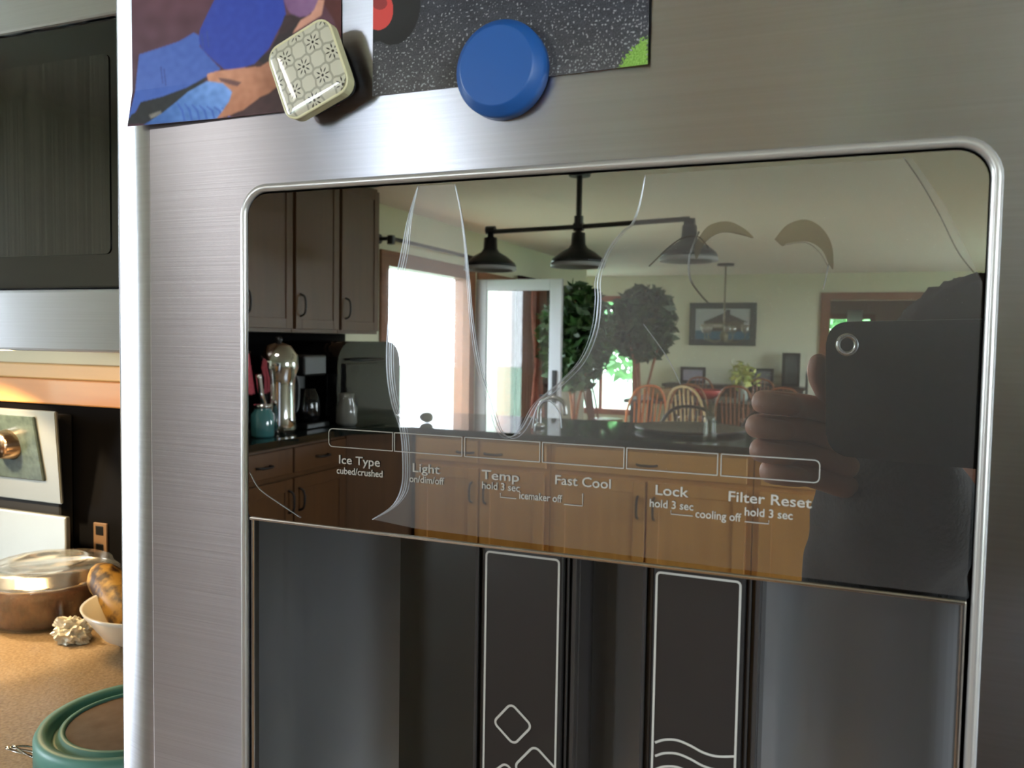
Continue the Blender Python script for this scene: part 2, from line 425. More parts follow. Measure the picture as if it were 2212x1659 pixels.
obj('bezel', bz, lipm, door, smooth=True, label='raised satin steel rim around the dispenser opening')
obj('refrigerator_door', bx((0.166, 0.0, 0.06), (0.64, 0.07, 1.80), .008, 3), steel, fr)
hb = B(); tube(hb, spline([(0.205, 0, 1.55), (0.205, -0.05, 1.5), (0.205, -0.055, 1.1), (0.205, -0.05, 0.62), (0.205, 0, .57)], 6), 0.012, 12)
# dispenser recess: curved dark plastic liner below the glass
X0, X1 = -0.2180, 0.0350
rp = [(X0, 0.004), (X0 + .001, .02)] + [(X0 + 0.002 + (1 - math.cos(a)) * 0.050, 0.022 + math.sin(a) * 0.062) for a in [PI / 2 * i / 10 for i in range(11)]]
rp += [(-.145, .080), (-.135, .066), (-.128, .044), (-.126, .034), (-.079, .032), (-.075, .030), (-.0635, .030), (-.019, .032), (-.016, .034), (-.008, .040)]
rp += [(X1 - 0.001 - (1 - math.cos(a)) * 0.030, 0.012 + math.sin(a) * 0.028) for a in [PI / 2 * (10 - i) / 10 for i in range(11)]] + [(X1, 0.004)]
bm = B()
rows = [[bm.verts.new((x, y, z)) for x, y in rp] for z in (1.02, 1.3375)]
for i in range(len(rp) - 1): bm.faces.new((rows[0][i], rows[0][i + 1], rows[1][i + 1], rows[1][i]))
bm.faces.new(rows[0]); bm.faces.new(rows[1])
rec = obj('dispenser_recess', bm, recm, fr, label='dark grey curved plastic recess under the glass')
for p in rec.data.polygons: p.use_smooth = abs(p.normal.z) < .5
for xx in (X0 + .0011, X1 - .0011):
    obj('recess_rim', bx((xx - .0008, 0.0005, 1.03), (xx + .0008, .004, 1.337), .0005, 2), steel_sm, rec)
# control panel glass
gl = obj('control_panel', slab(B(), rrect(-0.2184, 1.3378, 0.0352, 1.4648, 0.0088, 8, rb=0.0022), 0.0, 0.006, 0.0), mirror, fr, label='dark mirror-like glass touch panel with printed labels')
obj('panel_backing', slab(B(), rrect(-0.2195, 1.3375, 0.0365, 1.4664, 0.0092, 8, rb=0.0022), 0.0062, 0.010), gap, fr)
eb = B(); box(eb, (-0.2175, -0.0007, 1.3367), (0.0345, 0.0050, 1.3379), .0004, 2)
obj('panel_edge', eb, steel_sm, gl, label='thin bright lower edge of the glass')
# button outlines
YT = -0.00045
def outl(x0, x1, kind):
    z0, z1, r = 1.3685, 1.3753, 0.0016
    pts = []
    for cx, cz, a0, rr in ((x1, z1, 0, r if kind == 'R' else 0.00005), (x0, z1, PI / 2, r if kind == 'L' else 0.00005), (x0, z0, PI, r if kind == 'L' else .00005), (x1, z0, 1.5 * PI, r if kind == 'R' else .00005)):
        for i in range(5):
            a = a0 + PI / 2 * i / 4
            pts.append((cx + (-rr if cx == x1 else rr) + rr * math.cos(a), cz + (-rr if cz == z1 else rr) + rr * math.sin(a)))
    return pts
for x0, x1, k in ((-0.1802, -0.1525, 'L'), (-0.1517, -0.1244, ''), (-0.1233, -0.0951, ''), (-0.0941, -0.0658, ''), (-0.0649, -0.0358, ''), (-0.0347, -0.0058, 'R')):
    obj('button_outline', line(outl(x0, x1, k), 0.00028, YT, True), ink, gl)
for pts in ([(-0.1094, 1.3567), (-0.1094, 1.3552), (-0.1034, 1.3552)], [(-0.0861, 1.3548), (-0.0796, 1.3548), (-0.0796, 1.3590)],
            [(-0.0500, 1.3561), (-0.0500, 1.3549), (-0.0430, 1.3549)], [(-0.0270, 1.3547), (-0.0199, 1.3547), (-0.0199, 1.3558)]):
    obj('bracket_line', line(pts, 0.00026, YT), ink, gl)
def text(s, x0, x1, z, size, parent, y=YT, off=0.00004):
    cu = bpy.data.curves.new('lettering', 'FONT'); cu.body = s; cu.size = size; cu.offset = off; cu.resolution_u = 4
    tmp = bpy.data.objects.new('lettering', cu); COL.objects.link(tmp); bpy.context.view_layer.update()
    dg = bpy.context.evaluated_depsgraph_get(); me = bpy.data.meshes.new_from_object(tmp.evaluated_get(dg))
    bpy.data.objects.remove(tmp)
    xs = [v.co.x for v in me.vertices]; a, b = min(xs), max(xs)
    po = origin(parent)
    for v in me.vertices:
        v.co = Vector((x0 + (v.co.x - a) / (b - a) * (x1 - x0), y, z + v.co.y)) - po
    me.materials.clear(); me.materials.append(ink)
    o = bpy.data.objects.new('lettering', me); COL.objects.link(o); o.parent = parent
    return o
BIG, SM = 0.00455, 0.0036
for s, x0, x1, z, sz in (('Ice Type', -0.1756, -0.1578, 1.3623, BIG), ('cubed/crushed', -0.1766, -0.1566, 1.3584, SM), ('Light', -0.1440, -0.1331, 1.3615, BIG),
        ('on/dim/off', -0.1453, -0.1313, 1.3577, SM), ('Temp', -0.1166, -0.1025, 1.3611, BIG), ('hold 3 sec', -0.1164, -0.1022, 1.3577, SM),
        ('Fast Cool', -0.0893, -0.0700, 1.3614, BIG), ('icemaker off', -0.1023, -0.0868, 1.3553, SM), ('Lock', -0.0551, -0.0445, 1.3608, BIG),
        ('hold 3 sec', -0.0569, -0.0429, 1.3567, SM), ('Filter Reset', -0.0321, -0.0077, 1.3607, BIG), ('hold 3 sec', -0.0271, -0.0130, 1.3567, SM), ('cooling off', -0.0422, -0.0281, 1.3546, SM)):
    text(s, x0, x1, z, sz, gl)

# wiped film left on the glass
def panel_poly(pxs): return [(p.x, p.z) for p in (P(a, b, Y=0) for a, b in pxs)]
def smooth2(pts, n=6):
    s = spline([(x, 0, z) for x, z in pts], n); return [(p.x, p.z) for p in s]
Lc = smooth2(panel_poly([(903, 402), (882, 470), (868, 540), (852, 620), (838, 710), (836, 800), (846, 870), (864, 925), (870, 985), (868, 1050), (848, 1092), (805, 1122)]))
Uc = smooth2(panel_poly([(983, 398), (995, 455), (1004, 520), (1012, 610), (1020, 700), (1035, 790), (1058, 860), (1078, 925), (1102, 943), (1128, 925), (1160, 870), (1215, 822), (1258, 775), (1284, 712), (1292, 650), (1292, 600), (1312, 545), (1345, 500), (1366, 482), (1382, 440), (1394, 378)]))
right_in = panel_poly([(1560, 366), (1970, 342), (2040, 440), (2122, 610), (2088, 1290), (1700, 1243), (1200, 1180), (900, 1142)])
bm = B()
fb = [bm.verts.new((x, -0.00006, z)) for x, z in (Lc[::-1] + Uc + right_in)]
from mathutils.geometry import tessellate_polygon
for t_ in tessellate_polygon([[Vector((v.co.x, v.co.z, 0)) for v in fb]]): bm.faces.new([fb[i] for i in t_])
obj('film_patch', bm, film, gl, label='hazy film left across the glass with curved edges')
bm = B()
for off, rr in ((0.0, .00016), (.0011, .0001), (.0019, .00014), (.0029, .00007)):
    k = len(Lc); tube(bm, [(x + off * min(1, i / 12, (k - i) / 12), -0.00014, z) for i, (x, z) in enumerate(Lc)], rr, 6)
for off, rr in ((0.0, .00016), (.0012, .00010), (-.0012, .00006)):
    k = len(Uc); q = []
    for i, (x, z) in enumerate(Uc):
        s = math.sin(PI * i / (k - 1)); q.append((x + off * s, -0.00014, z - abs(off) * .5 * s))
    tube(bm, q, rr, 6)
obj('film_edge', bm, filme, gl, smooth=True)
bm = B()
ban = [[(1505, 520), (1530, 488), (1570, 478), (1605, 492), (1628, 514), (1600, 508), (1560, 502), (1525, 522), (1505, 560), (1500, 540)],
       [(1673, 517), (1700, 486), (1740, 474), (1775, 492), (1797, 530), (1800, 580), (1790, 570), (1775, 540), (1745, 522), (1700, 526), (1690, 532)]]
for b in ban:
    pp = panel_poly(b); vs = [bm.verts.new((x, -0.00010, z)) for x, z in smooth2(pp + [pp[0]], 5)[:-1]]
    for t_ in tessellate_polygon([[Vector((v.co.x, v.co.z, 0)) for v in vs]]): bm.faces.new([vs[i] for i in t_])
obj('film_flake', bm, clear('film_tan', (0.72, 0.68, 0.58), 0.12, 0.4, (0.6, 0.55, 0.5)), gl)
bm = B()
for pts, rr in (([(1952, 340), (1990, 395), (2030, 465), (2070, 545), (2112, 598)], .00014), ([(1510, 500), (1497, 530), (1488, 565), (1492, 605), (1512, 635), (1530, 655)], .0003), ([(1790, 570), (1782, 610), (1778, 625)], .00016),
                ([(1402, 575), (1450, 530), (1480, 512), (1510, 512), (1530, 535)], .00022), ([(1520, 525), (1550, 504), (1590, 503), (1625, 514)], .00008), ([(1690, 530), (1740, 524), (1770, 545), (1788, 575)], .00008)):
    tube(bm, [(x, -0.00014, z) for x, z in smooth2(panel_poly(pts))], rr, 6)
obj('film_crease', bm, filmd, gl, smooth=True)
for pts, rr in (([(540, 1020), (560, 1055), (600, 1085), (650, 1118)], .0002), ([(1150, 925), (1160, 880), (1185, 866), (1208, 890), (1213, 925)], .0002), ([(1390, 700), (1440, 770), (1470, 830)], .00012)):  # smear strokes; the arched one paints in the faucet's bright reflection
    bm = B(); tube(bm, [(x, -0.00014, z) for x, z in smooth2(panel_poly(pts))], rr, 6)
    obj('film_smear', bm, filme, gl, smooth=True)

# paddles
def paddle(x0, x1, name, label):
    hs = B(); z1 = 1.3325
    box(hs, (x0 - .0052, .0145, 1.02), (x1 + .0065, .036, z1 + .004), .001)
    for a, b, y in ((x0 - .0050, x0 - .0038, .0118), (x0 - .0026, x0 - .0014, .0125), (x1 + .0024, x1 + .0034, .0120), (x1 + .0046, x1 + .0062, .0112)):
        box(hs, (a, y, 1.02), (b, .016, z1 + .003), .0003)
    h = obj(name, bx((x0 - .0012, .0104, 1.03), (x1 + .0016, .016, z1 + .0016), .0012, 3), padm, fr, label=label)
    obj('track', hs, trackm, h)
    obj('outline', line(rrect(x0, 1.02, x1, z1, .0013, 4), .00075, .01022, True), ink, h)
    return h
pd = paddle(-0.1190, -0.0910, 'ice_paddle', 'dark push paddle marked with outlined ice cubes')
def cube_sym(px, py, s, rot):
    c = P(px, py, Y=.0102); o = []
    for x, z in rrect(-s, -s, s, s, s * .38, 5):
        o.append((c.x + x * math.cos(rot) - z * math.sin(rot), c.z + x * math.sin(rot) + z * math.cos(rot)))
    obj('ice_cube_symbol', line(o, .00085, .01018, True), ink, pd)
cube_sym(1107, 1564, .0054, math.radians(50)); cube_sym(1158, 1662, .0062, math.radians(50)); cube_sym(1090, 1692, .0056, math.radians(42))
pd2 = paddle(-0.0562, -0.0288, 'water_paddle', 'dark push paddle marked with wavy water lines')
for dy in (0, 29, 58):
    w_ = smooth2([(p.x, p.z) for p in (P(a, b + dy, Y=.0102) for a, b in ((1415, 1604), (1435, 1598), (1462, 1599), (1490, 1610), (1520, 1626), (1550, 1634), (1587, 1634)))])
    obj('wave_line', line(w_, .0008, .01018), ink, pd2)

# ================================================================ PHOTO PRINTS AND MAGNETS
K = 4.424
def q8(pts): return [(280 + a / K, b / K) for a, b in pts]
def prj(p):
    q = p - C0; v = q @ R3          # camera components
    return v[:, 0] / v[:, 2] * F + 1106, v[:, 1] / v[:, 2] * F + 829.5
rng = np.random.RandomState(3)
def sn(px, py, s, seed=0):
    return np.array([noise.noise(Vector((a / s + seed, b / s, seed))) for a, b in zip(px, py)])
def photo_one(x0, z0, wd, ht):
    def fn(u, v):
        p = np.stack([x0 + u * wd, np.zeros_like(u), z0 + v * ht], 1); px, py = prj(p)
        c = np.tile(np.array([92., 50, 66]), (len(u), 1)); c -= (np.clip(py, -150, 300)[:, None] / 260) * np.array([30, 22, 20]); c += sn(px, py, 30)[:, None] * 14
        def put(poly, col, gx=0, gy=0, jit=4):
            m = inpoly(px, py, q8(poly)); cc = np.array(poly).mean(0); X = (px - 280) * K; Y = py * K
            g = ((X - cc[0]) * gx + (Y - cc[1]) * gy)
            c[m] = np.array(col) + g[m, None] + (sn(px[m], py[m], 14, 3) * jit * 2)[:, None]
        put([(1180, 560), (2060, 470), (2020, 1240), (800, 1240), (900, 1100)], (66, 34, 36))
        put([(1840, 0), (2060, 0), (2060, 500), (1960, 200)], (82, 30, 28))
        put([(1200, 560), (1340, 500), (1500, 200), (1700, 150), (1420, 700)], (40, 26, 30))
        put([(900, -1250), (1500, -1250), (1640, -900), (1480, 0), (1505, 160), (1430, 290), (1340, 470), (1200, 615), (1090, 650), (920, 670), (800, 570), (700, 470), (665, 400), (680, 290), (760, 120), (820, 0), (700, -900)], (34, 62, 168), gy=-.0)
        put([(100, 525), (300, 460), (480, 400), (620, 315), (670, 340), (680, 450), (780, 560), (880, 665), (740, 740), (560, 850), (300, 940), (130, 990), (90, 1100), (40, 1150), (70, 800)], (66, 100, 186), gy=.01)
        put([(130, 985), (330, 930), (560, 840), (740, 735), (720, 790), (560, 900), (450, 1000), (300, 1140), (230, 1200), (30, 1200), (60, 1110), (110, 1080)], (30, 34, 38))
        put([(220, 1110), (330, 1070), (350, 1105), (250, 1145)], (120, 116, 110), jit=20)
        put([(745, 780), (865, 785), (955, 820), (992, 890), (965, 980), (850, 1150), (830, 1240), (150, 1240), (350, 1090), (460, 990), (570, 885)], (98, 142, 214), gx=.06, gy=-.08, jit=10)
        for k in range(7):
            xx = 480 + k * 70; put([(xx, 985 + 8 * k), (xx + 60, 1060), (xx + 92, 1180), (xx + 78, 1180), (xx + 44, 1070), (xx - 6, 995 + 8 * k)], (60, 98, 190))
        put([(745, 715), (780, 700), (870, 678), (1050, 655), (1260, 640), (1340, 590), (1420, 700), (1440, 820), (1340, 900), (1260, 935), (1100, 1060), (1040, 1080), (980, 1110), (850, 1150), (965, 980), (992, 880), (900, 800), (760, 778)], (196, 132, 102), gx=-.02, gy=-.05, jit=7)
        put([(850, 745), (960, 760), (1080, 790), (1040, 830), (960, 810), (880, 780)], (116, 78, 76))
        put([(1800, 0), (1870, 0), (1842, 150), (1700, 240), (1560, 330), (1640, 200), (1740, 140)], (208, 148, 128))
        put([(1480, 0), (1560, -900), (1800, -800), (1810, 0), (1770, 100), (1700, 160), (1620, 170), (1540, 130), (1500, 60)], (132, 92, 136), gx=.06)
        put([(1490, 150), (1560, 140), (1650, 175), (1500, 320), (1430, 330)], (52, 30, 34))
        m = (((px - 550) / 62) ** 2 + ((py + 372) / 92) ** 2 < 1); c[m] = (84, 56, 40)
        m = (((px - 550) / 48) ** 2 + ((py + 352) / 74) ** 2 < 1); c[m] = (196, 140, 112)
        for k, (xa, ya) in enumerate(((690, 330), (740, 300), (300, 640), (330, 660))):
            put([(xa, ya), (xa + 14, ya), (xa + 30, ya + 160), (xa + 20, ya + 160)], (44, 70, 150))
        return np.clip(c, 0, 255)
    return fn
def curl1(u, v, p):
    q = p.copy(); q[:, 1] = -0.0005 - 0.0022 * np.clip(1 - v * 10, 0, 1) * (np.clip(1 - u * 2, 0, 1) * 1.0 + .3); return q
ph1 = thing('photo_print', 'glossy photo print of a seated person in blue clothes, under the patterned square magnet', 'photo', (-0.2245, 0, 1.4955))
gridprint('picture_face', photo_one(-0.2772, 1.4950, .1017, .152), (-0.2772, -0.0005, 1.4950), (1, 0, 0), (0, 0, 1), .1017, .152, 420, 600, printm, ph1, curl1, 2)
def photo_two(x0, z0, wd, ht):
    def fn(u, v):
        p = np.stack([x0 + u * wd, np.zeros_like(u), z0 + v * ht], 1); px, py = prj(p)
        t = np.clip(py / 200, 0, 1)[:, None]
        c = np.array([46., 48, 58]) * (1 - t) + np.array([86., 84, 86]) * t
        c += sn(px, py, 3.0)[:, None] * 22 + sn(px, py * 3, 40, 5)[:, None] * 10 + rng.normal(0, 5, (len(u), 1))
        s = sn(px, py, 4.2, 9); th = 0.50 - 0.12 * np.clip(py / 180, 0, 1.2) - 0.08 * np.clip((px - 1180) / 200, 0, 1)
        c[s > th] = np.array([176, 178, 184]) * .95
        m = ((px - 848) / 62) ** 2 + ((py - 2) / 96) ** 2 < 1; c[m] = (22, 22, 24)
        m = inpoly(px, py, [(800, 95), (860, 80), (905, 0), (800, 0)]); c[m] = (24, 24, 26)
        m = ((px - 818) / 33) ** 2 + ((py - 22) / 44) ** 2 < 1; c[m] = (214, 70, 66)
        m = ((px - 822) / 16) ** 2 + ((py - 8) / 14) ** 2 < 1; c[m] = (150, 50, 52)
        g = inpoly(px + sn(px, py, 5) * 14, py + sn(px, py, 5, 4) * 10, [(1334, 156), (1352, 128), (1375, 104), (1400, 82), (1410, 160)])
        c[g] = np.array([130, 176, 74]) + (sn(px[g], py[g], 3, 2) * 50)[:, None]
        return np.clip(c, 0, 255)
    return fn
def curl2(u, v, p):
    q = p.copy(); q[:, 1] = -0.0005 - 0.0016 * np.clip(u * 2 - 1, 0, 1) ** 1.5; return q
ph2 = thing('photo_print', 'photo print of dark gravel and a red wheel, under the round blue magnet', 'photo', (-0.111, 0, 1.4975))
gridprint('picture_face', photo_two(-0.1620, 1.4972, .1013, .152), (-0.1620, -0.0005, 1.4972), (1, 0, 0), (0, 0, 1), .1013, .152, 460, 660, printm, ph2, curl2)

mg = thing('square_magnet', 'cream square magnet with grey lattice and black flower pattern under clear resin', 'magnet', (-0.1818, 0, 1.4905))
cc = np.array([-0.1818, 1.5053]); ang = math.radians(21.4); S = 0.0142
def sq(s, r, n=6):
    return [(cc[0] + x * math.cos(ang) - z * math.sin(ang), cc[1] + x * math.sin(ang) + z * math.cos(ang)) for x, z in rrect(-s, -s, s, s, r, n)]
bm = slab(B(), sq(S, .0052), -.0118, -.0078); obj('magnet_case', bm, cream, mg, label='pale cream metal case')
obj('magnet_core', slab(B(), sq(S - .003, .004), -.0078, -.0014), gap, mg, label='dark magnet block behind the case')
bm = B(); tube(bm, [(x, -.0118, z) for x, z in sq(S - .0003, .0050)], .00055, 6, closed=True); obj('case_rim', bm, mat('cream_rim', (226, 220, 180), .3), mg, smooth=True)
A_ = np.array([.0081, -.0038]); B_ = np.array([-.0038, -.0082]); O_ = np.array([-.1827, 1.5061])
Minv = np.linalg.inv(np.array([A_, B_]).T)
NG = 300
uu, vv = np.meshgrid(np.linspace(-1, 1, NG), np.linspace(-1, 1, NG)); uu = uu.ravel(); vv = vv.ravel()
Si = S - .0007; Ri = .0046
lx, lz = uu * Si, vv * Si
# squeeze the square grid onto the rounded square
qx = np.abs(lx) - (Si - Ri); qz = np.abs(lz) - (Si - Ri)
wx = cc[0] + lx * math.cos(ang) - lz * math.sin(ang); wz = cc[1] + lx * math.sin(ang) + lz * math.cos(ang)
st = (Minv @ (np.stack([wx, wz]) - O_[:, None])); fs = st - np.round(st)
rr = np.hypot(fs[0], fs[1]); th = np.arctan2(fs[1], fs[0])
colr = np.tile(np.array([206., 202, 184]), (len(uu), 1))
ring = .43 + .075 * np.cos(4 * th)
colr[np.abs(rr - ring) < .052] = (164, 160, 144)
pet = (np.abs(((th + PI / 8) % (PI / 4)) - PI / 8) * rr < .030 * np.sin(np.clip((rr - .11) / .22, 0, 1) * PI)) & (rr > .11) & (rr < .33)
colr[pet] = (44, 38, 30); colr[rr < .058] = (40, 34, 28)
keep = ~((qx > 0) & (qz > 0) & (np.hypot(qx, qz) > Ri))
idx = np.arange(NG * NG).reshape(NG, NG); f = np.stack([idx[:-1, :-1], idx[:-1, 1:], idx[1:, 1:], idx[1:, :-1]], -1).reshape(-1, 4)
f = f[keep[f].all(1)]
dome = -.0121 - .0011 * (1 - np.clip(np.maximum(np.abs(uu), np.abs(vv)), 0, 1) ** 6)
pts = np.stack([wx, dome, wz], 1) - np.array(mg.location)
me = bpy.data.meshes.new('magnet_face'); me.from_pydata(pts.tolist(), [], f.tolist())
rgb = colr / 255; rgb = ((rgb + .055) / 1.055) ** 2.4
a = me.color_attributes.new('Col', 'FLOAT_COLOR', 'POINT'); a.data.foreach_set('color', np.concatenate([rgb, np.ones((len(rgb), 1))], 1).astype(np.float32).ravel())
for p in me.polygons: p.use_smooth = True
o = bpy.data.objects.new('magnet_face', me); me.materials.append(magm); COL.objects.link(o); o.parent = mg

bmx = lathe(B(), [(0.0, -.0094), (.0128, -.0092), (.0133, -.0088), (.0156, -.0062), (.0160, -.0055), (.0160, -.0012), (.0152, -.0008), (0, -.0008)], (-.1098, 0, 1.5000), 64, 'y')
bmg = tag(obj('round_magnet', bmx, bluep, None, smooth=False), 'round blue plastic magnet with a sloping edge over the gravel photo', 'magnet')
for p in bmg.data.polygons: p.use_smooth = abs(p.normal.y) < .9

# ================================================================ LEFT OF THE FRIDGE
mw = thing('microwave', 'stainless over-range microwave with black window beside the refrigerator edge', 'microwave', (-1.02, .55, 1.385))
MX0, MX1, MY = -1.42, -0.60, 0.36
obj('microwave_body', bx((MX0, MY + .02, 1.392), (MX1, .90, 1.83), .004), blackp, mw)
def front(x0, x1, z0, z1, y0, y1, bev=.003, bow=0.0): return bx((x0, y0, z0), (x1, y1, z1), bev, 2)
obj('lower_band', front(MX0, MX1, 1.390, 1.4545, MY - .004, MY + .02), steel, mw, label='brushed steel lower band')
obj('upper_band', front(MX0, MX1, 1.7235, 1.84, MY - .004, MY + .02), steel, mw, label='brushed steel upper band')
dgl = obj('door_frame', front(MX0, MX1 + .0, 1.4550, 1.7230, MY, MY + .02), blackg, mw, label='glossy black door surround')
obj('window_pane', slab(B(), rrect(-1.36, 1.490, -0.6895, 1.688, .006, 4), MY - .0012, MY + .001), mat('dotted_dark_glass', (32, 31, 26), .10, spec=.5, var=.5, scale=(300, 1, 2), contrast=.2), mw, label='dark ribbed door window')
ub = B(); box(ub, (MX0 + .05, .48, 1.383), (MX0 + .30, .60, 1.393), .002); obj('lamp_lens', ub, mat('lamp_lens', (255, 214, 150), .5, emit=18), mw, label='warm lit lamp lens underneath')
l = bpy.data.lights.new('hood_lamp', 'SPOT'); l.energy = 14; l.color = (1, .78, .50); l.spot_size = math.radians(126); l.spot_blend = .08; l.shadow_soft_size = .02
lo = bpy.data.objects.new('hood_lamp', l); COL.objects.link(lo); lo.location = (-1.50, .60, 1.378); lo.rotation_euler = Vector((-.30, .16, -1)).to_track_quat('-Z', 'Y').to_euler()

sh = obj('trim_1', bx((-2.6, .895, 1.268), (-.62, .92, 1.318), .003, 2), pine, None); sh['kind'] = 'structure'; sh['label'] = 'light pine trim board along the back wall'
s4 = obj('trim_4', bx((-2.6, .890, 1.3185), (-.62, .92, 1.348), .003, 2), mat('pale_pine', (206, 168, 112), .5, var=.1, scale=(2, 30, 30)), None); s4['kind'] = 'structure'; s4['label'] = 'paler narrow board above the pine trim'
bs = obj('trim_2', bx((-2.6, .908, .92), (-.28, .92, 1.268)), backsp, None); bs['kind'] = 'structure'; bs['label'] = 'dark backsplash behind the counter'
ct = tag(obj('countertop', bx((-1.385, .24, .885), (-.29, .905, .92), .004, 2), tancnt, None), 'speckled tan countertop left of the refrigerator', 'countertop')
cb = thing('base_cabinet', 'oak base cabinet under the speckled tan countertop', 'cabinet', (-.8, .55, 0))
obj('body', bx((-1.355, .30, .10), (-.295, .90, .884)), oak, cb); obj('plinth', bx((-1.35, .35, 0), (-.30, .90, .10)), blackp, cb)
for a, b in ((-1.35, -.83), (-.82, -.30)):
    dd = obj('door', bx((a, .28, .12), (b, .299, .70), .004), oak, cb); obj('drawer', bx((a, .28, .715), (b, .299, .87), .004), oak, cb)
rg = thing('range', 'stainless range with control backguard and chrome knob under the microwave lamp', 'stove', (-1.75, .55, 0))
obj('range_body', bx((-2.12, .26, 0), (-1.39, .90, .915), .004), steel_sm, rg)
obj('cooktop', bx((-2.11, .27, .915), (-1.395, .84, .925), .003), blackg, rg)
bm = B()
vs = [(-2.10, .865, 1.08), (-1.385, .865, 1.08), (-1.385, .872, 1.08), (-2.10, .872, 1.08), (-2.10, .835, 1.262), (-1.362, .835, 1.262), (-1.362, .842, 1.262), (-2.10, .842, 1.262)]
v = [bm.verts.new(q) for q in vs]
for q in ((0, 1, 5, 4), (1, 2, 6, 5), (2, 3, 7, 6), (3, 0, 4, 7), (4, 5, 6, 7), (0, 3, 2, 1)): bm.faces.new([v[i] for i in q])
bmesh.ops.bevel(bm, geom=bm.edges[:], offset=.002, segments=2, affect='EDGES')
warmst = mat('stove_steel', (170, 170, 160), .38, .8)
bgd = obj('backguard', bm, warmst, rg, label='tilted stainless control backguard')
obj('lower_backguard', bx((-2.10, .845, .925), (-1.350, .856, 1.062), .003, 2), warmst, rg)
obj('backguard_housing', bx((-2.09, .874, .925), (-1.40, .905, 1.25), .003), gap, rg)
bm = B(); box(bm, (-1.80, .846, 1.124), (-1.416, .862, 1.250), .002)
for q in bm.verts: q.co.y += -(q.co.z - 1.124) * .165 + .006
dp = obj('display', bm, mat('control_glass', (58, 68, 62), .25, var=.4, scale=(60, 60, 60)), bgd, label='dark green control window')
kb = lathe(B(), [(0.0, -.034), (.022, -.033), (.026, -.028), (.030, -.004), (.032, 0), (0, 0)], (-1.492, .846, 1.193), 24, 'y'); obj('knob', kb, mat('knob_chrome', (214, 180, 150), .2, 1), bgd, smooth=True)
op = thing('wall_outlet', 'brown outlet cover on the dark backsplash beside the range', 'outlet', (-1.31, .905, 1.0))
a, b = P(203, 1128, Y=.905), P(232, 1218, Y=.905)
obj('cover_plate', bx((a.x, .903, b.z - .01), (b.x, .908, a.z), .001), mat('brown_plate', (112, 86, 62), .5), op)
for zz in (.02, .055): obj('socket', bx(((a.x + b.x) / 2 - .01, .9015, b.z + zz), ((a.x + b.x) / 2 + .01, .9035, b.z + zz + .018), .001), blackp, op)

# clear container with a cake
cx, cy, r0 = -1.262, .74, .103
cp = thing('cake_container', 'clear plastic container holding a brown cake, on the lit counter', 'container', (cx, cy, .92))
obj('cake', lathe(B(), [(0, .925), (r0 * .86, .925), (r0 * .90, .965), (r0 * .86, .978), (0, .985)], (cx, cy, 0), 40), mat('brown_cake', (104, 54, 30), .8, col2=(48, 24, 14), scale=(50, 50, 50), bump=.8, bscale=120), cp, smooth=True)
obj('tray', lathe(B(), [(0, .921), (r0 * .93, .921), (r0, .945), (r0 * 1.0, .985), (r0 * 1.05, .988), (r0 * 1.05, .992), (r0 * .98, .990), (r0 * .96, .95), (r0 * .9, .924), (0, .924)], (cx, cy, 0), 48), plasticg, cp, smooth=True)
dm = lathe(B(), [(r0 * 1.08, .992), (r0 * 1.08, .996), (r0 * 1.0, .998), (r0 * .96, 1.012), (r0 * .6, 1.018), (r0 * .58, 1.014), (0, 1.014)], (cx, cy, 0), 48)
for q in dm.verts: q.co.z += .0016 * noise.noise(q.co * 60)
obj('lid', dm, clear('clear_lid', (.95, .92, .86), .45, .18, (1, .96, .9)), cp, smooth=True)
bm = B(); bmesh.ops.create_icosphere(bm, subdivisions=4, radius=1)
fc = Vector((-1.122, .668, .936))
for q in bm.verts:
    n_ = q.co.normalized(); d_ = 1 + .55 * noise.noise(n_ * 3.1) + .25 * noise.noise(n_ * 8)
    q.co = Vector((fc.x + n_.x * .028 * d_, fc.y + n_.y * .022 * d_, max(.9205, fc.z + n_.z * .021 * d_)))
tag(obj('plastic_wrap', bm, mat('crumpled_film', (190, 182, 160), .35, .1, bump=.8, bscale=90), None, smooth=False), 'crumpled wad of pale plastic wrap in front of the cake container', 'wrap')
# bowl with banana
bc = Vector((-.985, .715, .92)); bw = lathe(B(), [(0, .002), (.045, .002), (.052, .008), (.085, .028), (.110, .064), (.114, .072), (.109, .071), (.080, .034), (.045, .014), (0, .012)], bc, 48)
tag(obj('bowl', bw, mat('white_ceramic', (206, 200, 186), .25), None, smooth=True), 'white ceramic bowl on the counter at the refrigerator edge', 'bowl')
bn = B(); p0 = P(212, 1232, Y=.74); p1 = P(240, 1270, Y=.72); p2 = P(270, 1325, Y=.70); p3 = P(300, 1385, Y=.70)
tube(bn, spline([p0, p0.lerp(p1, .5), p1, p2, p3], 5), [.004] + [.014 + .014 * min(1, i / 5) for i in range(1, 20)] + [.012], 10)
tag(obj('banana', bn, mat('spotted_banana', (160, 122, 54), .5, col2=(46, 26, 16), scale=(45, 45, 45), contrast=.18), None, smooth=True), 'brown-spotted banana leaning in the white bowl', 'fruit')
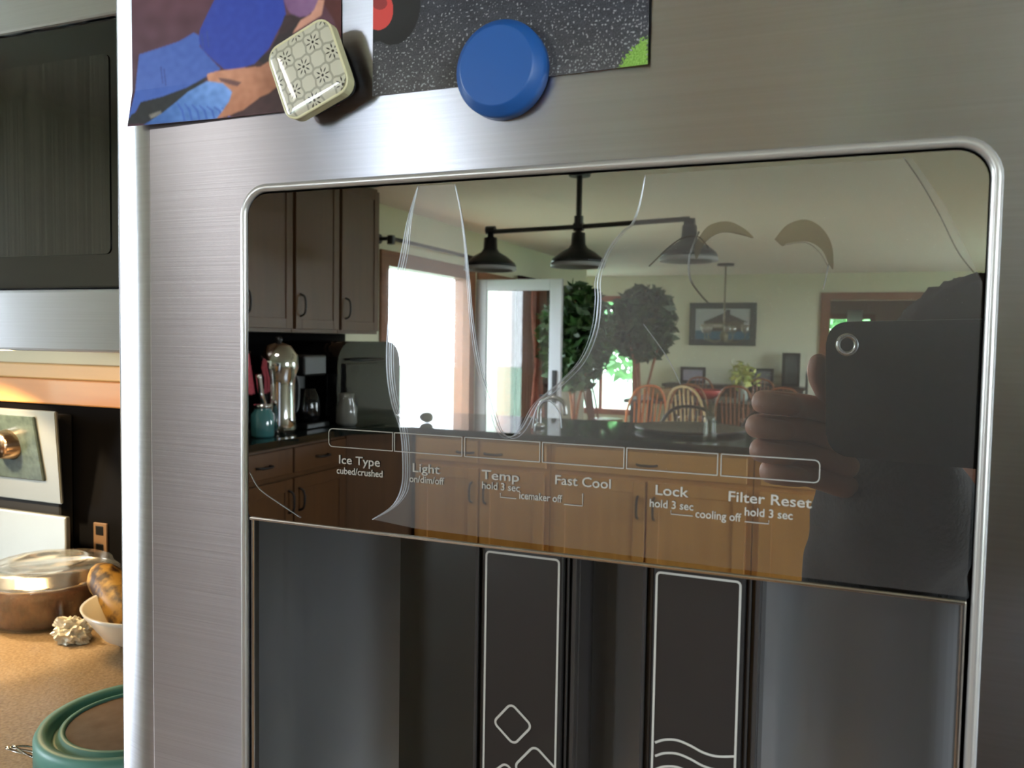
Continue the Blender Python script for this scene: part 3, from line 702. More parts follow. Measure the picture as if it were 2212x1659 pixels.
# teal lidded container
tcx, tcy = -.687, .387
tb = thing('food_container', 'round food container with a teal rim lid, nearest the refrigerator on the counter', 'container', (tcx, tcy, .92))
obj('glass_base', lathe(B(), [(0, .921), (.082, .921), (.088, .93), (.094, .985), (.090, .985), (.084, .932), (0, .928)], (tcx, tcy, 0), 48), clear('glass_base', (.8, .88, .85), .15, .05), tb, smooth=True)
tl = obj('lid', lathe(B(), [(.0985, .972), (.0985, .996), (.0955, 1.0015), (.088, 1.0015), (.084, .9985), (.082, .992), (.078, .992), (.075, .999), (.071, 1.000), (.069, .9985), (.069, .990), (.094, .972)], (tcx, tcy, 0), 72), teal, tb, smooth=True, label='teal rubbery lid rim')
obj('lid_window', lathe(B(), [(0, .9975), (.0695, .9975), (.0695, .994), (0, .994)], (tcx, tcy, 0), 48), mat('smoky_lid', (120, 104, 92), .2, var=.3, scale=(30, 30, 30)), tl)
bm = B(); c_ = P(60, 1648, Z=.925)
tube(bm, spline([c_ + Vector((math.cos(i * 1.9) * .018, math.sin(i * 2.3) * .014, .004 + .008 * (i % 3))) for i in range(9)], 5), .0013, 6)
tag(obj('twist_tie', bm, chrome, None, smooth=True), 'small bent shiny twist tie on the counter beside the teal lid', 'wire')

# ================================================================ KITCHEN BEHIND THE CAMERA (seen in the glass)
def handle(p0, p1, outv, parent, r=.006, name='handle'):
    p0 = Vector(p0); p1 = Vector(p1); o_ = Vector(outv)
    b = B(); tube(b, spline([p0, p0 + o_ * .9 + (p1 - p0) * .12, p0.lerp(p1, .5) + o_ * 1.15, p1 + o_ * .9 - (p1 - p0) * .12, p1], 4), r, 8)
    return obj(name, b, iron, parent, smooth=True)
def paneldoor(name, lo, hi, normal, m, parent, fw=.06):
    """framed door: rails/stiles proud of a recessed field. normal '+y' or '+x'"""
    b = B(); lo = Vector(lo); hi = Vector(hi)
    if normal == '+y':
        f = hi.y; box(b, (lo.x, lo.y, lo.z), (hi.x, f - .006, hi.z))
        for a, c in (((lo.x, lo.z), (lo.x + fw, hi.z)), ((hi.x - fw, lo.z), (hi.x, hi.z)), ((lo.x + fw, hi.z - fw), (hi.x - fw, hi.z)), ((lo.x + fw, lo.z), (hi.x - fw, lo.z + fw))):
            box(b, (a[0], f - .006, a[1]), (c[0], f, c[1]), .0015)
    else:
        f = hi.x; box(b, (lo.x, lo.y, lo.z), (f - .006, hi.y, hi.z))
        for a, c in (((lo.y, lo.z), (lo.y + fw, hi.z)), ((hi.y - fw, lo.z), (hi.y, hi.z)), ((lo.y + fw, hi.z - fw), (hi.y - fw, hi.z)), ((lo.y + fw, lo.z), (hi.y - fw, lo.z + fw))):
            box(b, (f - .006, a[0], a[1]), (f, c[0], c[1]), .0015)
    return obj(name, b, m, parent)
# peninsula counter and cabinets (front faces +Y, at Y=-3.76)
PY = -3.76
xs = [-2.20, -1.40, -.38, .45]
labs = ['honey oak base cabinet with two drawers and paired doors, beside the corner', 'honey oak base cabinet in the middle of the peninsula, with a wide drawer', 'honey oak end cabinet of the peninsula beside the photographer']
for i, (a, b) in enumerate(zip(xs, xs[1:])):
    c = thing('base_cabinet', labs[i], 'cabinet', ((a + b) / 2, PY - .3, 0), 'base cabinets of the peninsula')
    obj('body', bx((a + .002, PY - .62, .10), (b - .002, PY, .884)), oak, c); obj('plinth', bx((a + .002, PY - .62, 0), (b - .002, PY - .06, .10)), blackp, c)
    m_ = (a + b) / 2
    if i == 0: spans = [(a + .02, m_ - .012), (m_ + .012, b - .02)]
    else: spans = [(a + .03, b - .03)]
    for s0, s1 in spans:
        dw = obj('drawer', bx((s0, PY, .74), (s1, PY + .02, .865), .003), oakx, c)
        h = (s0 + s1) / 2 if i else (s1 - .07 if s1 < m_ else s0 + .07)
        handle((h - .05, PY + .02, .80), (h + .05, PY + .02, .80), (0, .03, 0), dw)
    for k, (s0, s1) in enumerate(((a + .03, m_ - .006), (m_ + .006, b - .03))):
        d_ = paneldoor('door', (s0, PY, .125), (s1, PY + .02, .715), '+y', oak, c)
        hx = s1 - .035 if k == 0 else s0 + .035
        handle((hx, PY + .02, .64), (hx, PY + .02, .53), (0, .03, 0), d_)
bm = B()
def lpoly(bm, pts, z0, z1):
    f0 = [bm.verts.new((x, y, z0)) for x, y in pts]; f1 = [bm.verts.new((x, y, z1)) for x, y in pts]
    bm.faces.new(f0); bm.faces.new(f1)
    for i in range(len(pts)): bm.faces.new((f0[i], f0[(i + 1) % len(pts)], f1[(i + 1) % len(pts)], f1[i]))
lpoly(bm, [(-3.09, -1.7), (-2.45, -1.7), (-2.45, -3.5), (-2.2, -3.72), (.50, -3.72), (.50, -4.62), (-3.09, -4.62)], .885, .92)
tag(obj('countertop', bm, blackcnt, None), 'polished dark green-black countertop running round the corner onto the peninsula', 'countertop')
# left run base cabinets (front faces +X at X=-2.5)
for i, (a, b) in enumerate(((-2.55, -1.75), (-3.52, -2.57))):
    c = thing('base_cabinet', ['dark shadowed oak base cabinet of the left run, nearest the refrigerator', 'dark shadowed oak base cabinet of the left run, next to the corner'][i], 'cabinet', (-2.8, (a + b) / 2, 0), 'base cabinets of the left run')
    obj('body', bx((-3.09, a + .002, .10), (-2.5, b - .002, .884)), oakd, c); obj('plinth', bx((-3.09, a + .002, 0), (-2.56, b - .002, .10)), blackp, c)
    m_ = (a + b) / 2
    for k, (s0, s1) in enumerate(((a + .02, m_ - .006), (m_ + .006, b - .02))):
        dw = obj('drawer', bx((-2.5, s0, .74), (-2.48, s1, .865), .003), oakd, c); handle((-2.48, (s0 + s1) / 2 - .05, .80), (-2.48, (s0 + s1) / 2 + .05, .80), (.03, 0, 0), dw)
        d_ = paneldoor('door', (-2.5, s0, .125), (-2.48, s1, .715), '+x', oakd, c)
        hy = s1 - .035 if k == 0 else s0 + .035
        handle((-2.48, hy, .66), (-2.48, hy, .55), (.03, 0, 0), d_)
# corner cabinet
c = thing('corner_cabinet', 'dark oak corner base cabinet joining the two counter runs', 'cabinet', (-2.7, -4.0, 0))
bm = B(); lpoly(bm, [(-3.09, -3.53), (-2.5, -3.53), (-2.22, -3.76), (-2.22, -4.38), (-3.09, -4.38)], .1, .884); obj('body', bm, oakd, c)
# upper cabinets on the left wall
for i, (a, b) in enumerate(((-4.33, -3.89), (-3.885, -3.45), (-3.445, -3.0), (-2.995, -2.55))):
    c = thing('wall_cabinet', ['tall oak wall cabinet at the window end of the row', 'tall oak wall cabinet, second from the window', 'tall oak wall cabinet above the chrome percolator', 'tall oak wall cabinet, last of the row away from the window'][i], 'cabinet', (-2.95, (a + b) / 2, 1.43), 'wall cabinets on the left wall')
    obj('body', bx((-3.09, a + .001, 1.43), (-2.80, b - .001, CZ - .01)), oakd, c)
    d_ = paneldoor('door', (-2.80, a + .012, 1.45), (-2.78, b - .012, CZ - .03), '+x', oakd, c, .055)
    handle((-2.78, b - .05, 1.64), (-2.78, b - .05, 1.52), (.032, 0, 0), d_)
bs2 = obj('trim_3', bx((-3.098, -4.40, .92), (-3.085, -1.7, 1.43)), backsp, None); bs2['kind'] = 'structure'; bs2['label'] = 'dark backsplash under the oak wall cabinets'
# objects on the left counter
oa = thing('counter_oven', 'black rounded counter oven under the wall cabinets, next to the patio window', 'oven', (-2.8, -3.95, .92))
o1 = rrect(-4.32, .921, -3.62, 1.385, .14, 8, rb=.02)
bm = B(); f1 = [bm.verts.new((-2.62, y, z)) for y, z in o1]; f2 = [bm.verts.new((-3.02, y, z)) for y, z in o1]
bm.faces.new(f1); bm.faces.new(f2)
for i in range(len(o1)): bm.faces.new((f1[i], f1[(i + 1) % len(o1)], f2[(i + 1) % len(o1)], f2[i]))
obj('shell', bm, blackg, oa); obj('door', bx((-2.62, -4.10, .96), (-2.60, -3.68, 1.26), .006, 2), blackg, oa)
handle((-2.60, -4.06, 1.28), (-2.60, -3.72, 1.28), (.04, 0, 0), oa, .007)
cm = thing('coffee_maker', 'black coffee maker standing between the counter oven and the percolator', 'coffee maker', (-2.72, -3.42, .92))
obj('base', bx((-2.86, -3.52, .921), (-2.60, -3.32, .95), .006, 2), blackp, cm); obj('column', bx((-2.86, -3.52, .95), (-2.76, -3.32, 1.25), .006, 2), blackp, cm)
obj('head', bx((-2.86, -3.52, 1.20), (-2.62, -3.32, 1.31), .012, 3), blackp, cm)
obj('carafe', lathe(B(), [(0, .951), (.06, .951), (.075, .99), (.07, 1.07), (.05, 1.12), (.048, 1.13), (0, 1.13)], (-2.68, -3.42, 0), 24), blackg, cm, smooth=True)
kt = thing('percolator', 'tall chrome percolator with a curved spout on the left counter', 'kettle', (-2.66, -3.16, .92))
kc = (-2.66, -3.16, 0)
obj('body', lathe(B(), [(0, .921), (.085, .921), (.09, .94), (.085, 1.0), (.082, 1.16), (.085, 1.20), (.10, 1.25), (.095, 1.31), (.06, 1.36), (.02, 1.375), (0, 1.375)], kc, 32), chrome, kt, smooth=True)
obj('knob', lathe(B(), [(0, 1.375), (.012, 1.375), (.018, 1.39), (.014, 1.405), (0, 1.41)], kc, 16), blackp, kt, smooth=True)
handle((-2.66, -3.25, 1.22), (-2.66, -3.25, 1.0), (0, -.06, 0), kt, .010)
b = B(); tube(b, spline([(-2.66, -3.08, 1.02), (-2.65, -3.02, 1.10), (-2.64, -2.98, 1.22)], 5), .014, 10); obj('spout', b, chrome, kt, smooth=True)
jr = thing('glass_jar', 'teal glass jar with metal lid at the end of the left counter', 'jar', (-2.60, -2.98, .92))
obj('jar', lathe(B(), [(0, .921), (.05, .921), (.055, .93), (.055, 1.03), (.04, 1.05), (.04, 1.06), (0, 1.06)], (-2.60, -2.96, 0), 24), mat('teal_glass', (60, 110, 112), .08, spec=1.0), jr, smooth=True)
obj('lid', lathe(B(), [(0, 1.06), (.043, 1.06), (.043, 1.08), (0, 1.08)], (-2.60, -2.96, 0), 24), chrome, jr, smooth=True)
bm = B(); bmesh.ops.create_grid(bm, x_segments=14, y_segments=20, size=1)
for q in bm.verts:
    u_, v_ = q.co.x, q.co.y; q.co = Vector((-2.74 + .012 * math.sin(u_ * 9), -2.99 + u_ * .07 * (1 - .3 * v_), 1.22 + v_ * .10))
r_ = bmesh.ops.solidify(bm, geom=bm.faces[:], thickness=.006)
tag(obj('dish_towel', bm, redm, None, smooth=True), 'rose red dish towel hanging beside the chrome percolator', 'towel')
tr = thing('towel_stand', 'slim wooden towel stand on the left counter holding the red towel', 'stand', (-2.76, -2.99, .92))
obj('stand_base', lathe(B(), [(0, .921), (.06, .921), (.06, .935), (0, .935)], (-2.78, -2.99, 0), 20), darkw, tr); b = B(); tube(b, [(-2.78, -2.99, .93), (-2.78, -2.99, 1.34)], .008, 8); tube(b, [(-2.775, -3.08, 1.325), (-2.775, -2.90, 1.325)], .007, 8); obj('post', b, darkw, tr)
pit = thing('glass_pitcher', 'small grey glass pitcher in front of the black counter oven', 'pitcher', (-2.54, -3.80, .92))
obj('vessel', lathe(B(), [(0, .921), (.05, .921), (.06, .94), (.055, 1.02), (.04, 1.07), (.045, 1.10), (.042, 1.10), (0, 1.08)], (-2.545, -3.60, 0), 24), mat('grey_glass', (110, 110, 104), .1), pit, smooth=True)
handle((-2.545, -3.66, 1.06), (-2.545, -3.66, .96), (0, -.035, 0), pit, .006)
wt = thing('wall_switch', 'dark switch plate on the wall between the cabinets and patio window', 'switch', (-3.095, -4.60, 1.62))
obj('plate', bx((-3.1, -4.66, 1.60), (-3.09, -4.54, 1.74), .002), blackp, wt); obj('toggle', bx((-3.09, -4.61, 1.65), (-3.08, -4.59, 1.69)), white, wt)
# avocado on the counter
b = B(); bmesh.ops.create_icosphere(b, subdivisions=3, radius=1)
fc = M(921, 900, Z=.955)
for q in b.verts: q.co = Vector((fc.x + q.co.x * .042, fc.y + q.co.y * .034, .951 + q.co.z * .030 * (1 + .15 * q.co.x)))
tag(obj('avocado', b, olive, None, smooth=True), 'dark olive avocado lying on the glossy counter by the patio window', 'fruit')
# faucet
fa = thing('faucet', 'chrome gooseneck faucet on the peninsula counter', 'faucet', (-1.50, -4.05, .92)); fx, fy = -1.56, -4.02
obj('base', lathe(B(), [(0, .921), (.03, .921), (.028, .94), (.018, .95), (0, .95)], (fx, fy, 0), 20), chrome, fa, smooth=True)
b = B(); tube(b, spline([(fx, fy, .94), (fx, fy, 1.03), (fx + .02, fy, 1.075), (fx + .075, fy, 1.095), (fx + .135, fy, 1.07), (fx + .15, fy, 1.0)], 6), .012, 10); obj('spout', b, chrome, fa, smooth=True)
b = B(); tube(b, [(fx - .01, fy, .96), (fx - .06, fy + .02, .985)], .007, 8); obj('lever', b, chrome, fa, smooth=True)
# hanging pipe light
pl = thing('pendant_light', 'black iron pipe pendant light with three barn shades over the peninsula', 'lamp', (-1.43, -4.25, CZ)); YP = -4.25
def mp(px, py): return M(px, py, Y=-YP)
zt = mp(1250, 490).z; xc = mp(1250, 490).x; xl = mp(1060, 500).x; xr = mp(1490, 470).x
b = B(); tube(b, [(xl, YP, zt - .01), (xc, YP, zt), (xr, YP, zt + .02)], .014, 10)
for px_ in (xl, xc, xr):
    lathe(b, [(0, -.03), (.024, -.028), (.024, .028), (0, .03)], (px_, YP, zt), 14, 'x')
obj('cross_pipe', b, iron, pl)
b = B(); tube(b, [(xc, YP, zt), (xc, YP, CZ)], .016, 10); lathe(b, [(0, CZ - .02), (.06, CZ - .02), (.065, CZ), (0, CZ)], (xc, YP, 0), 20); lathe(b, [(0, 0), (.026, 0), (.026, .06), (0, .06)], (xc, YP, zt), 14); obj('stem', b, iron, pl)
for x_, dz in ((xl, -.01), (xc, 0), (xr, .02)):
    z_ = zt + dz
    s = obj('lamp_shade', lathe(B(), [(.018, z_), (.018, z_ - .03), (.038, z_ - .035), (.042, z_ - .10), (.055, z_ - .12), (.10, z_ - .145), (.148, z_ - .185), (.156, z_ - .205), (.152, z_ - .205), (.144, z_ - .187), (.098, z_ - .150), (.03, z_ - .125), (0, z_ - .12)], (x_, YP, 0), 36), iron, pl, smooth=True)
    obj('shade_lining', lathe(B(), [(.1555, z_ - .2060), (.157, z_ - .2285), (.154, z_ - .2285), (.150, z_ - .2060), (.1, z_ - .156), (.03, z_ - .13), (0, z_ - .13)], (x_, YP, 0), 36), shadein, s, smooth=True, label='pale enamel underside')
    obj('bulb', lathe(B(), [(0, z_ - .13), (.014, z_ - .13), (.03, z_ - .165), (.022, z_ - .185), (0, z_ - .19)], (x_, YP, 0), 16), shadein, s, smooth=True)
# curtain rod
cr = thing('curtain_rod', 'black iron pipe curtain rod above the patio window', 'curtain rod', (-3.02, -5.5, 2.1))
b = B(); tube(b, [(-3.0, -4.84, 2.11), (-3.0, -6.3, 2.11)], .014, 10); obj('rod', b, iron, cr)
for y_ in (-4.84, -6.3):
    b = B(); tube(b, [(-3.0, y_, 2.11), (-3.09, y_, 2.11)], .014, 10); lathe(b, [(0, -.035), (.028, -.03), (.028, .03), (0, .035)], (-3.0, y_, 2.10), 14, 'z'); lathe(b, [(0, -3.098), (.035, -3.098), (.035, -3.09), (0, -3.09)], (0, y_, 2.11), 14, 'x'); obj('bracket', b, iron, cr)
mat('door_paint', (176, 176, 182), .45)
# open white glazed door
od = bpy.data.objects.new('door_2', None); COL.objects.link(od); od['kind'] = 'structure'; od.location = (-3.06, -6.45, 0)
X_0, X_1, Yd = -3.08, -2.27, -6.47
for lo, hi in (((X_0, Yd - .04, .02), (X_0 + .10, Yd, 1.94)), ((X_1 - .11, Yd - .04, .02), (X_1, Yd, 1.94)), ((X_0 + .10, Yd - .04, 1.84), (X_1 - .11, Yd, 1.94)), ((X_0 + .10, Yd - .04, .02), (X_1 - .11, Yd, .28))):
    obj('door_frame', bx(lo, hi, .004), MATS['door_paint'], od)
obj('pane', bx((X_0 + .10, Yd - .024, .28), (X_1 - .11, Yd - .018, 1.84)), paneg, od)
hh = M(1189, 830, Y=6.44)
obj('door_handle', bx((X_1 - .075, Yd, hh.z - .16), (X_1 - .035, Yd + .012, hh.z + .12), .003), blackp, od)
b = B(); tube(b, [(X_1 - .055, Yd + .01, hh.z - .10), (X_1 - .055, Yd + .05, hh.z - .10), (X_1 - .17, Yd + .05, hh.z - .10)], .009, 8); obj('door_lever', b, blackp, od)
# curtains on the left wall beyond the door
def curtain(name, y0, y1, z0, z1, x, m, label, tie=None, folds=14):
    b = B(); N, Z = 90, 30; g = []
    for j in range(Z + 1):
        z = z0 + (z1 - z0) * j / Z; row = []
        wd = 1.0
        if tie: wd = .30 + .70 * min(1, abs(z - tie) / .55) ** .8
        for i in range(N + 1):
            t = i / N; y = (y0 + y1) / 2 + (t - .5) * (y1 - y0) * wd
            row.append(b.verts.new((x + .022 * math.sin(t * folds * 2 * PI) * (.6 + .4 * wd), y, z)))
        g.append(row)
    for j in range(Z):
        for i in range(N): b.faces.new((g[j][i], g[j][i + 1], g[j + 1][i + 1], g[j + 1][i]))
    bmesh.ops.solidify(b, geom=b.faces[:], thickness=.003)
    return tag(obj(name, b, m, None, smooth=True), label, 'curtain')
curtain('curtain', -8.60, -7.40, .05, 2.05, -3.04, curtm, 'dark maroon curtain on the left wall beyond the white door')
curtain('curtain', -7.86, -7.48, .05, 1.98, -2.92, curts, 'narrow rose striped curtain tied in the middle, beyond the white door', tie=1.15, folds=6)
# outside: neighbouring house corner with lap siding, white corner posts, hedge
hs = thing('house', 'grey sided house wing with white corner boards outside the patio window', 'building', (-5.0, -9.5, -.15))
sp0, sp1 = M(1085, 640, Y=9.0), M(1103, 640, Y=9.0)
obj('corner_board', bx((M(1052, 640, Y=9.0).x, -9.06, -.15), (sp0.x, -8.95, 2.9), .004), mat('white_trim', (240, 242, 244), .6), hs, label='wide white corner board')
obj('corner_board', bx((sp1.x, -9.06, -.15), (sp1.x + .09, -8.95, 2.9), .004), MATS['white_trim'], hs, label='narrow white corner board')
for k in range(24):
    z = -.1 + k * .125; b = B()
    v = [b.verts.new(q) for q in ((sp0.x, -8.985, z), (sp1.x, -8.985, z), (sp1.x, -9.0, z + .125), (sp0.x, -9.0, z + .125), (sp0.x, -9.02, z), (sp1.x, -9.02, z), (sp1.x, -9.02, z + .125), (sp0.x, -9.02, z + .125))]
    for q in ((0, 1, 2, 3), (0, 1, 5, 4), (2, 3, 7, 6), (4, 5, 6, 7), (1, 2, 6, 5), (0, 3, 7, 4)): b.faces.new([v[i] for i in q])
    obj('siding_board', b, siding, hs)
obj('house_wall', bx((-4.08, -9.7, -.15), (-3.68, -9.06, 2.9)), siding, hs)
def leaves(n_, fn, size, m, name, parent, kind='stuff'):
    V = []; Fc = []
    for k in range(n_):
        c = fn(); s = size * random.uniform(.6, 1.2)
        a = Vector((random.gauss(0, 1), random.gauss(0, 1), random.gauss(0, .7))).normalized(); b_ = a.cross(Vector((random.gauss(0, 1), random.gauss(0, 1), random.gauss(0, 1)))).normalized()
        i = len(V); V += [c - a * s, c + b_ * s * .42 - a * .1 * s, c + a * s, c - b_ * s * .42 - a * .1 * s]; Fc.append((i, i + 1, i + 2, i + 3))
    off = origin(parent) if parent else Vector((0, 0, 0))
    me = bpy.data.meshes.new(name); me.from_pydata([tuple(v - off) for v in V], [], Fc); me.materials.append(m)
    o = bpy.data.objects.new(name, me); COL.objects.link(o)
    if parent: o.parent = parent
    o['kind'] = kind; return o
def tree(x, y, h, r, label, n_=2600):
    t = thing('tree', label, 'tree', (x, y, -.15), 'garden trees outside')
    b = B(); tube(b, [(x, y, -.15), (x + .05, y, h * .4), (x, y + .05, h * .75)], [.12, .09, .04], 8); obj('trunk', b, darkw, t)
    def fn():
        while True:
            p = Vector((random.uniform(-1, 1), random.uniform(-1, 1), random.uniform(-1, 1)))
            if .35 < p.length < 1: break
        return Vector((x + p.x * r, y + p.y * r, h * .58 + p.z * h * .45))
    leaves(n_, fn, .16, outleaf, 'foliage', t)
obj('porch_roof', bx((-6.2, -9.75, 2.45), (-3.24, -6.45, 2.6), .01), MATS['white_trim'], hs, label='white porch roof')  # roof added to keep sky light off the siding
tree(-5.45, -12.9, 3.0, .5, 'slim leafy green tree outside beyond the grey house wing', 1300)
tree(-3.6, -16.2, 3.4, 1.5, 'broad leafy green tree outside the far dining window')
tree(0.9, -19.8, 3.6, 1.8, 'leafy green tree outside the hall window')

# ---- dining end
# picture
pc = thing('framed_picture', 'large dark framed landscape picture high on the far wall', 'picture', (-1.6, YF + .03, 1.6))
a, b = M(1490, 657, Y=11.46), M(1632, 748, Y=11.46); x0, x1, z0, z1 = a.x, b.x, b.z, a.z + .02
fm = mat('slate_frame', (62, 66, 62), .4); fwd_ = .085
for lo, hi in (((x0, z0), (x0 + fwd_, z1)), ((x1 - fwd_, z0), (x1, z1)), ((x0 + fwd_, z1 - fwd_), (x1 - fwd_, z1)), ((x0 + fwd_, z0), (x1 - fwd_, z0 + fwd_))):
    obj('frame', bx((lo[0], YF + .002, lo[1]), (hi[0], YF + .035, hi[1]), .003), fm, pc)
def art(u, v):
    c = np.tile(np.array([176., 182, 184]), (len(u), 1))
    c[v < .30] = (52, 98, 122)
    c[((np.abs(u - .52) < .36) & (v > .28) & (v < .56))] = (96, 82, 64)
    c[(v > .56) & (v < .56 + .32 * (1 - np.abs(u - .55) / .42)) & (np.abs(u - .55) < .42)] = (70, 64, 58)
    c[(np.abs(u - .3) < .2) & (v > .4) & (v < .5)] = (176, 172, 160)
    c[(np.abs(u - .6) < .04) & (v > .78) & (v < .95)] = (60, 62, 58)
    c[(u > .12) & (u < .9) & (v > .30) & (v < .34)] = (60, 44, 36)
    return c
gridprint('picture_face', art, (x0 + fwd_ - .005, YF + .02, z0 + fwd_ - .005), (1, 0, 0), (0, 0, 1), x1 - x0 - 2 * fwd_ + .01, z1 - z0 - 2 * fwd_ + .01, 90, 60, artm, pc)
# small frames on a sideboard + cabinet/speaker
sb = thing('sideboard', 'low dark sideboard along the far wall under the picture', 'sideboard', (-1.2, -11.25, 0)); 
obj('body', bx((-2.3, -11.47, .08), (-.5, -11.05, .80), .004), darkw, sb); obj('top', bx((-2.33, -11.48, .80), (-.47, -11.02, .84), .004), darkw, sb)
for k in range(3): obj('door', bx((-2.27 + k * .59, -11.05, .12), (-1.72 + k * .59, -11.03, .76), .004), darkw, sb)
for px0, py0, px1, py1, lab, colr_ in ((1470, 792, 1523, 835, 'pale lilac framed photo on the sideboard, nearest the plant side', (150, 142, 160)), (1618, 795, 1670, 838, 'dark framed photo with a white figure on the sideboard', (92, 94, 98)), (1690, 762, 1728, 800, 'small dark upright frame propped at the end of the sideboard', (70, 74, 72))):
    a, b = M(px0, py0, Y=11.3), M(px1, py1, Y=11.3)
    zb = .842 if py0 > 780 else .842
    fr_ = thing('framed_photo', lab, 'picture frame', ((a.x + b.x) / 2, -11.3, zb))
    obj('frame', bx((a.x, -11.33, zb), (b.x, -11.30, a.z), .004), blackp, fr_); obj('picture_face', bx((a.x + .04, -11.30, zb + .04), (b.x - .04, -11.296, a.z - .04)), mat('frame_picture', colr_, .5), fr_)
sk = thing('speaker', 'tall grey floor speaker at the right end of the sideboard', 'speaker', (-.38, -11.2, 0))
a, b = M(1690, 800, Y=11.2), M(1745, 800, Y=11.2)
obj('cabinet', bx((max(a.x, -.46), -11.4, 0), (b.x, -11.1, a.z), .006, 2), mat('grey_cloth', (58, 62, 66), .8), sk); obj('grille', bx((max(a.x, -.46) + .02, -11.1, .1), (b.x - .02, -11.09, a.z - .03)), blackp, sk)
# chandelier
ch = thing('chandelier', 'slim hanging chandelier on a long rod over the dining table', 'lamp', (-1.36, -9.9, CZ))
cxx, cyy = M(1567, 600, Y=9.9).x, -9.9
b = B(); lathe(b, [(0, CZ - .03), (.10, CZ - .025), (.10, CZ), (0, CZ)], (cxx, cyy, 0), 20); obj('canopy', b, iron, ch)
b = B(); tube(b, [(cxx, cyy, CZ - .02), (cxx, cyy, 1.45)], .011, 8); obj('rod', b, mat('brass_rod', (120, 112, 88), .4, .6), ch)
b = B(); lathe(b, [(0, 1.43), (.03, 1.43), (.05, 1.5), (.02, 1.56), (0, 1.56)], (cxx, cyy, 0), 16); obj('hub', b, MATS['brass_rod'], ch, smooth=True)
for k in range(5):
    a_ = 2 * PI * k / 5; dx, dy = math.cos(a_), math.sin(a_)
    b = B(); tube(b, spline([(cxx, cyy, 1.47), (cxx + dx * .12, cyy + dy * .12, 1.42), (cxx + dx * .24, cyy + dy * .24, 1.46), (cxx + dx * .25, cyy + dy * .25, 1.52)], 4), .007, 6); arm_ = obj('arm', b, MATS['brass_rod'], ch, smooth=True)
    obj('glass_shade', lathe(B(), [(.02, 1.52), (.045, 1.56), (.055, 1.63), (.053, 1.63), (.042, 1.56), (0, 1.53)], (cxx + dx * .25, cyy + dy * .25, 0), 16), clear('shade_glass' + str(k), (.9, .9, .86), .2, .2), arm_, smooth=True)
# table and chairs
tbx, tby = -1.35, -9.3
tt = thing('dining_table', 'long dark dining table in the far room', 'table', (tbx, tby, 0))
obj('tabletop', bx((tbx - .95, tby - .5, .72), (tbx + .75, tby + .5, .76), .006, 2), darkw, tt)
for sx in (-.85, .65):
    for sy in (-.42, .42): obj('leg', bx((tbx + sx - .035, tby + sy - .035, 0), (tbx + sx + .035, tby + sy + .035, .72), .004), darkw, tt)
def make_chair(m, label, name='dining_chair', sh_=.45, bh=.52, cat='chair', group=None):
    t = thing(name, label, cat, (0, 0, 0), group)
    obj('seat', lathe(B(), [(0, sh_), (.19, sh_), (.215, sh_ + .015), (.21, sh_ + .035), (0, sh_ + .025)], (0, 0, 0), 24), m, t, smooth=True)
    for sx in (-1, 1):
        for sy in (-1, 1):
            b = B(); tube(b, [(sx * .20, sy * .20, 0), (sx * .17, sy * .17, sh_ * .5), (sx * .13, sy * .13, sh_ + .01)], [.012, .019, .014], 8); obj('leg', b, m, t, smooth=True)
    b = B(); tube(b, [(-.165, 0, sh_ * .4), (.165, 0, sh_ * .4)], .010, 6); obj('stretcher', b, m, t)
    bow = spline([(-.18, -.14, sh_ + .02), (-.20, -.19, sh_ + bh * .5), (-.13, -.23, sh_ + bh * .9), (0, -.245, sh_ + bh), (.13, -.23, sh_ + bh * .9), (.20, -.19, sh_ + bh * .5), (.18, -.14, sh_ + .02)], 5)
    b = B(); tube(b, bow, .012, 8); obj('back_bow', b, m, t, smooth=True)
    for k in range(7):
        x = -.135 + .045 * k; top = sh_ + bh * (1 - .35 * (x / .15) ** 2) - .01
        b = B(); tube(b, [(x * .85, -.165, sh_ + .02), (x, -.17 - .07 * (top - sh_) / bh, top)], .0075, 6); obj('spindle', b, m, t)
    return t
orange_w = wood('orange_wood', (206, 120, 60), (176, 92, 42), .3, 'z')
tan_w = wood('pale_wood', (196, 170, 120), (160, 130, 84), .4, 'z')
darkch = wood('ebony_wood', (44, 36, 30), (26, 20, 18), .4, 'z')
c1 = make_chair(chairw, 'reddish wooden spindle chair at the window end of the dining table', group='spindle chairs at the dining table'); c1.location = (-2.62, -9.2, 0); c1.rotation_euler.z = -PI / 2
for loc, rz, lab in (((-1.50, -8.62, 0), PI, 'wooden spindle chair at the kitchen side of the table, by the plant'), ((-1.03, -8.62, 0), PI, 'wooden spindle chair at the kitchen side of the table, in the middle'), ((-.56, -8.62, 0), PI, 'wooden spindle chair at the kitchen side of the table, by the speaker end'), ((-1.7, -10.05, 0), 0, 'wooden spindle chair behind the table, window side'), ((-.95, -10.05, 0), 0, 'wooden spindle chair behind the table, speaker side')):
    c = copy_tree(c1); c.location = loc; c.rotation_euler.z = rz; c['label'] = lab
c2 = make_chair(orange_w, 'orange wooden bow-back chair standing near the leafy plant', sh_=.5, bh=.5); c2.location = (-1.83, -7.55, 0); c2.rotation_euler.z = PI * .8
c3 = make_chair(tan_w, 'dark-backed pale wooden chair beside the orange chair', sh_=.45, bh=.55); c3.location = (-1.30, -7.60, 0); c3.rotation_euler.z = PI * 1.1
s1 = make_chair(darkch, 'dark spindle-back bar stool behind the peninsula, nearer the photographer', 'bar_stool', sh_=.62, bh=.36, cat='stool', group='bar stools behind the peninsula'); s1.location = (-.95, -5.05, 0)
s2 = copy_tree(s1); s2.location = (-.42, -5.05, 0); s2['label'] = 'dark spindle-back bar stool at the far end of the peninsula'
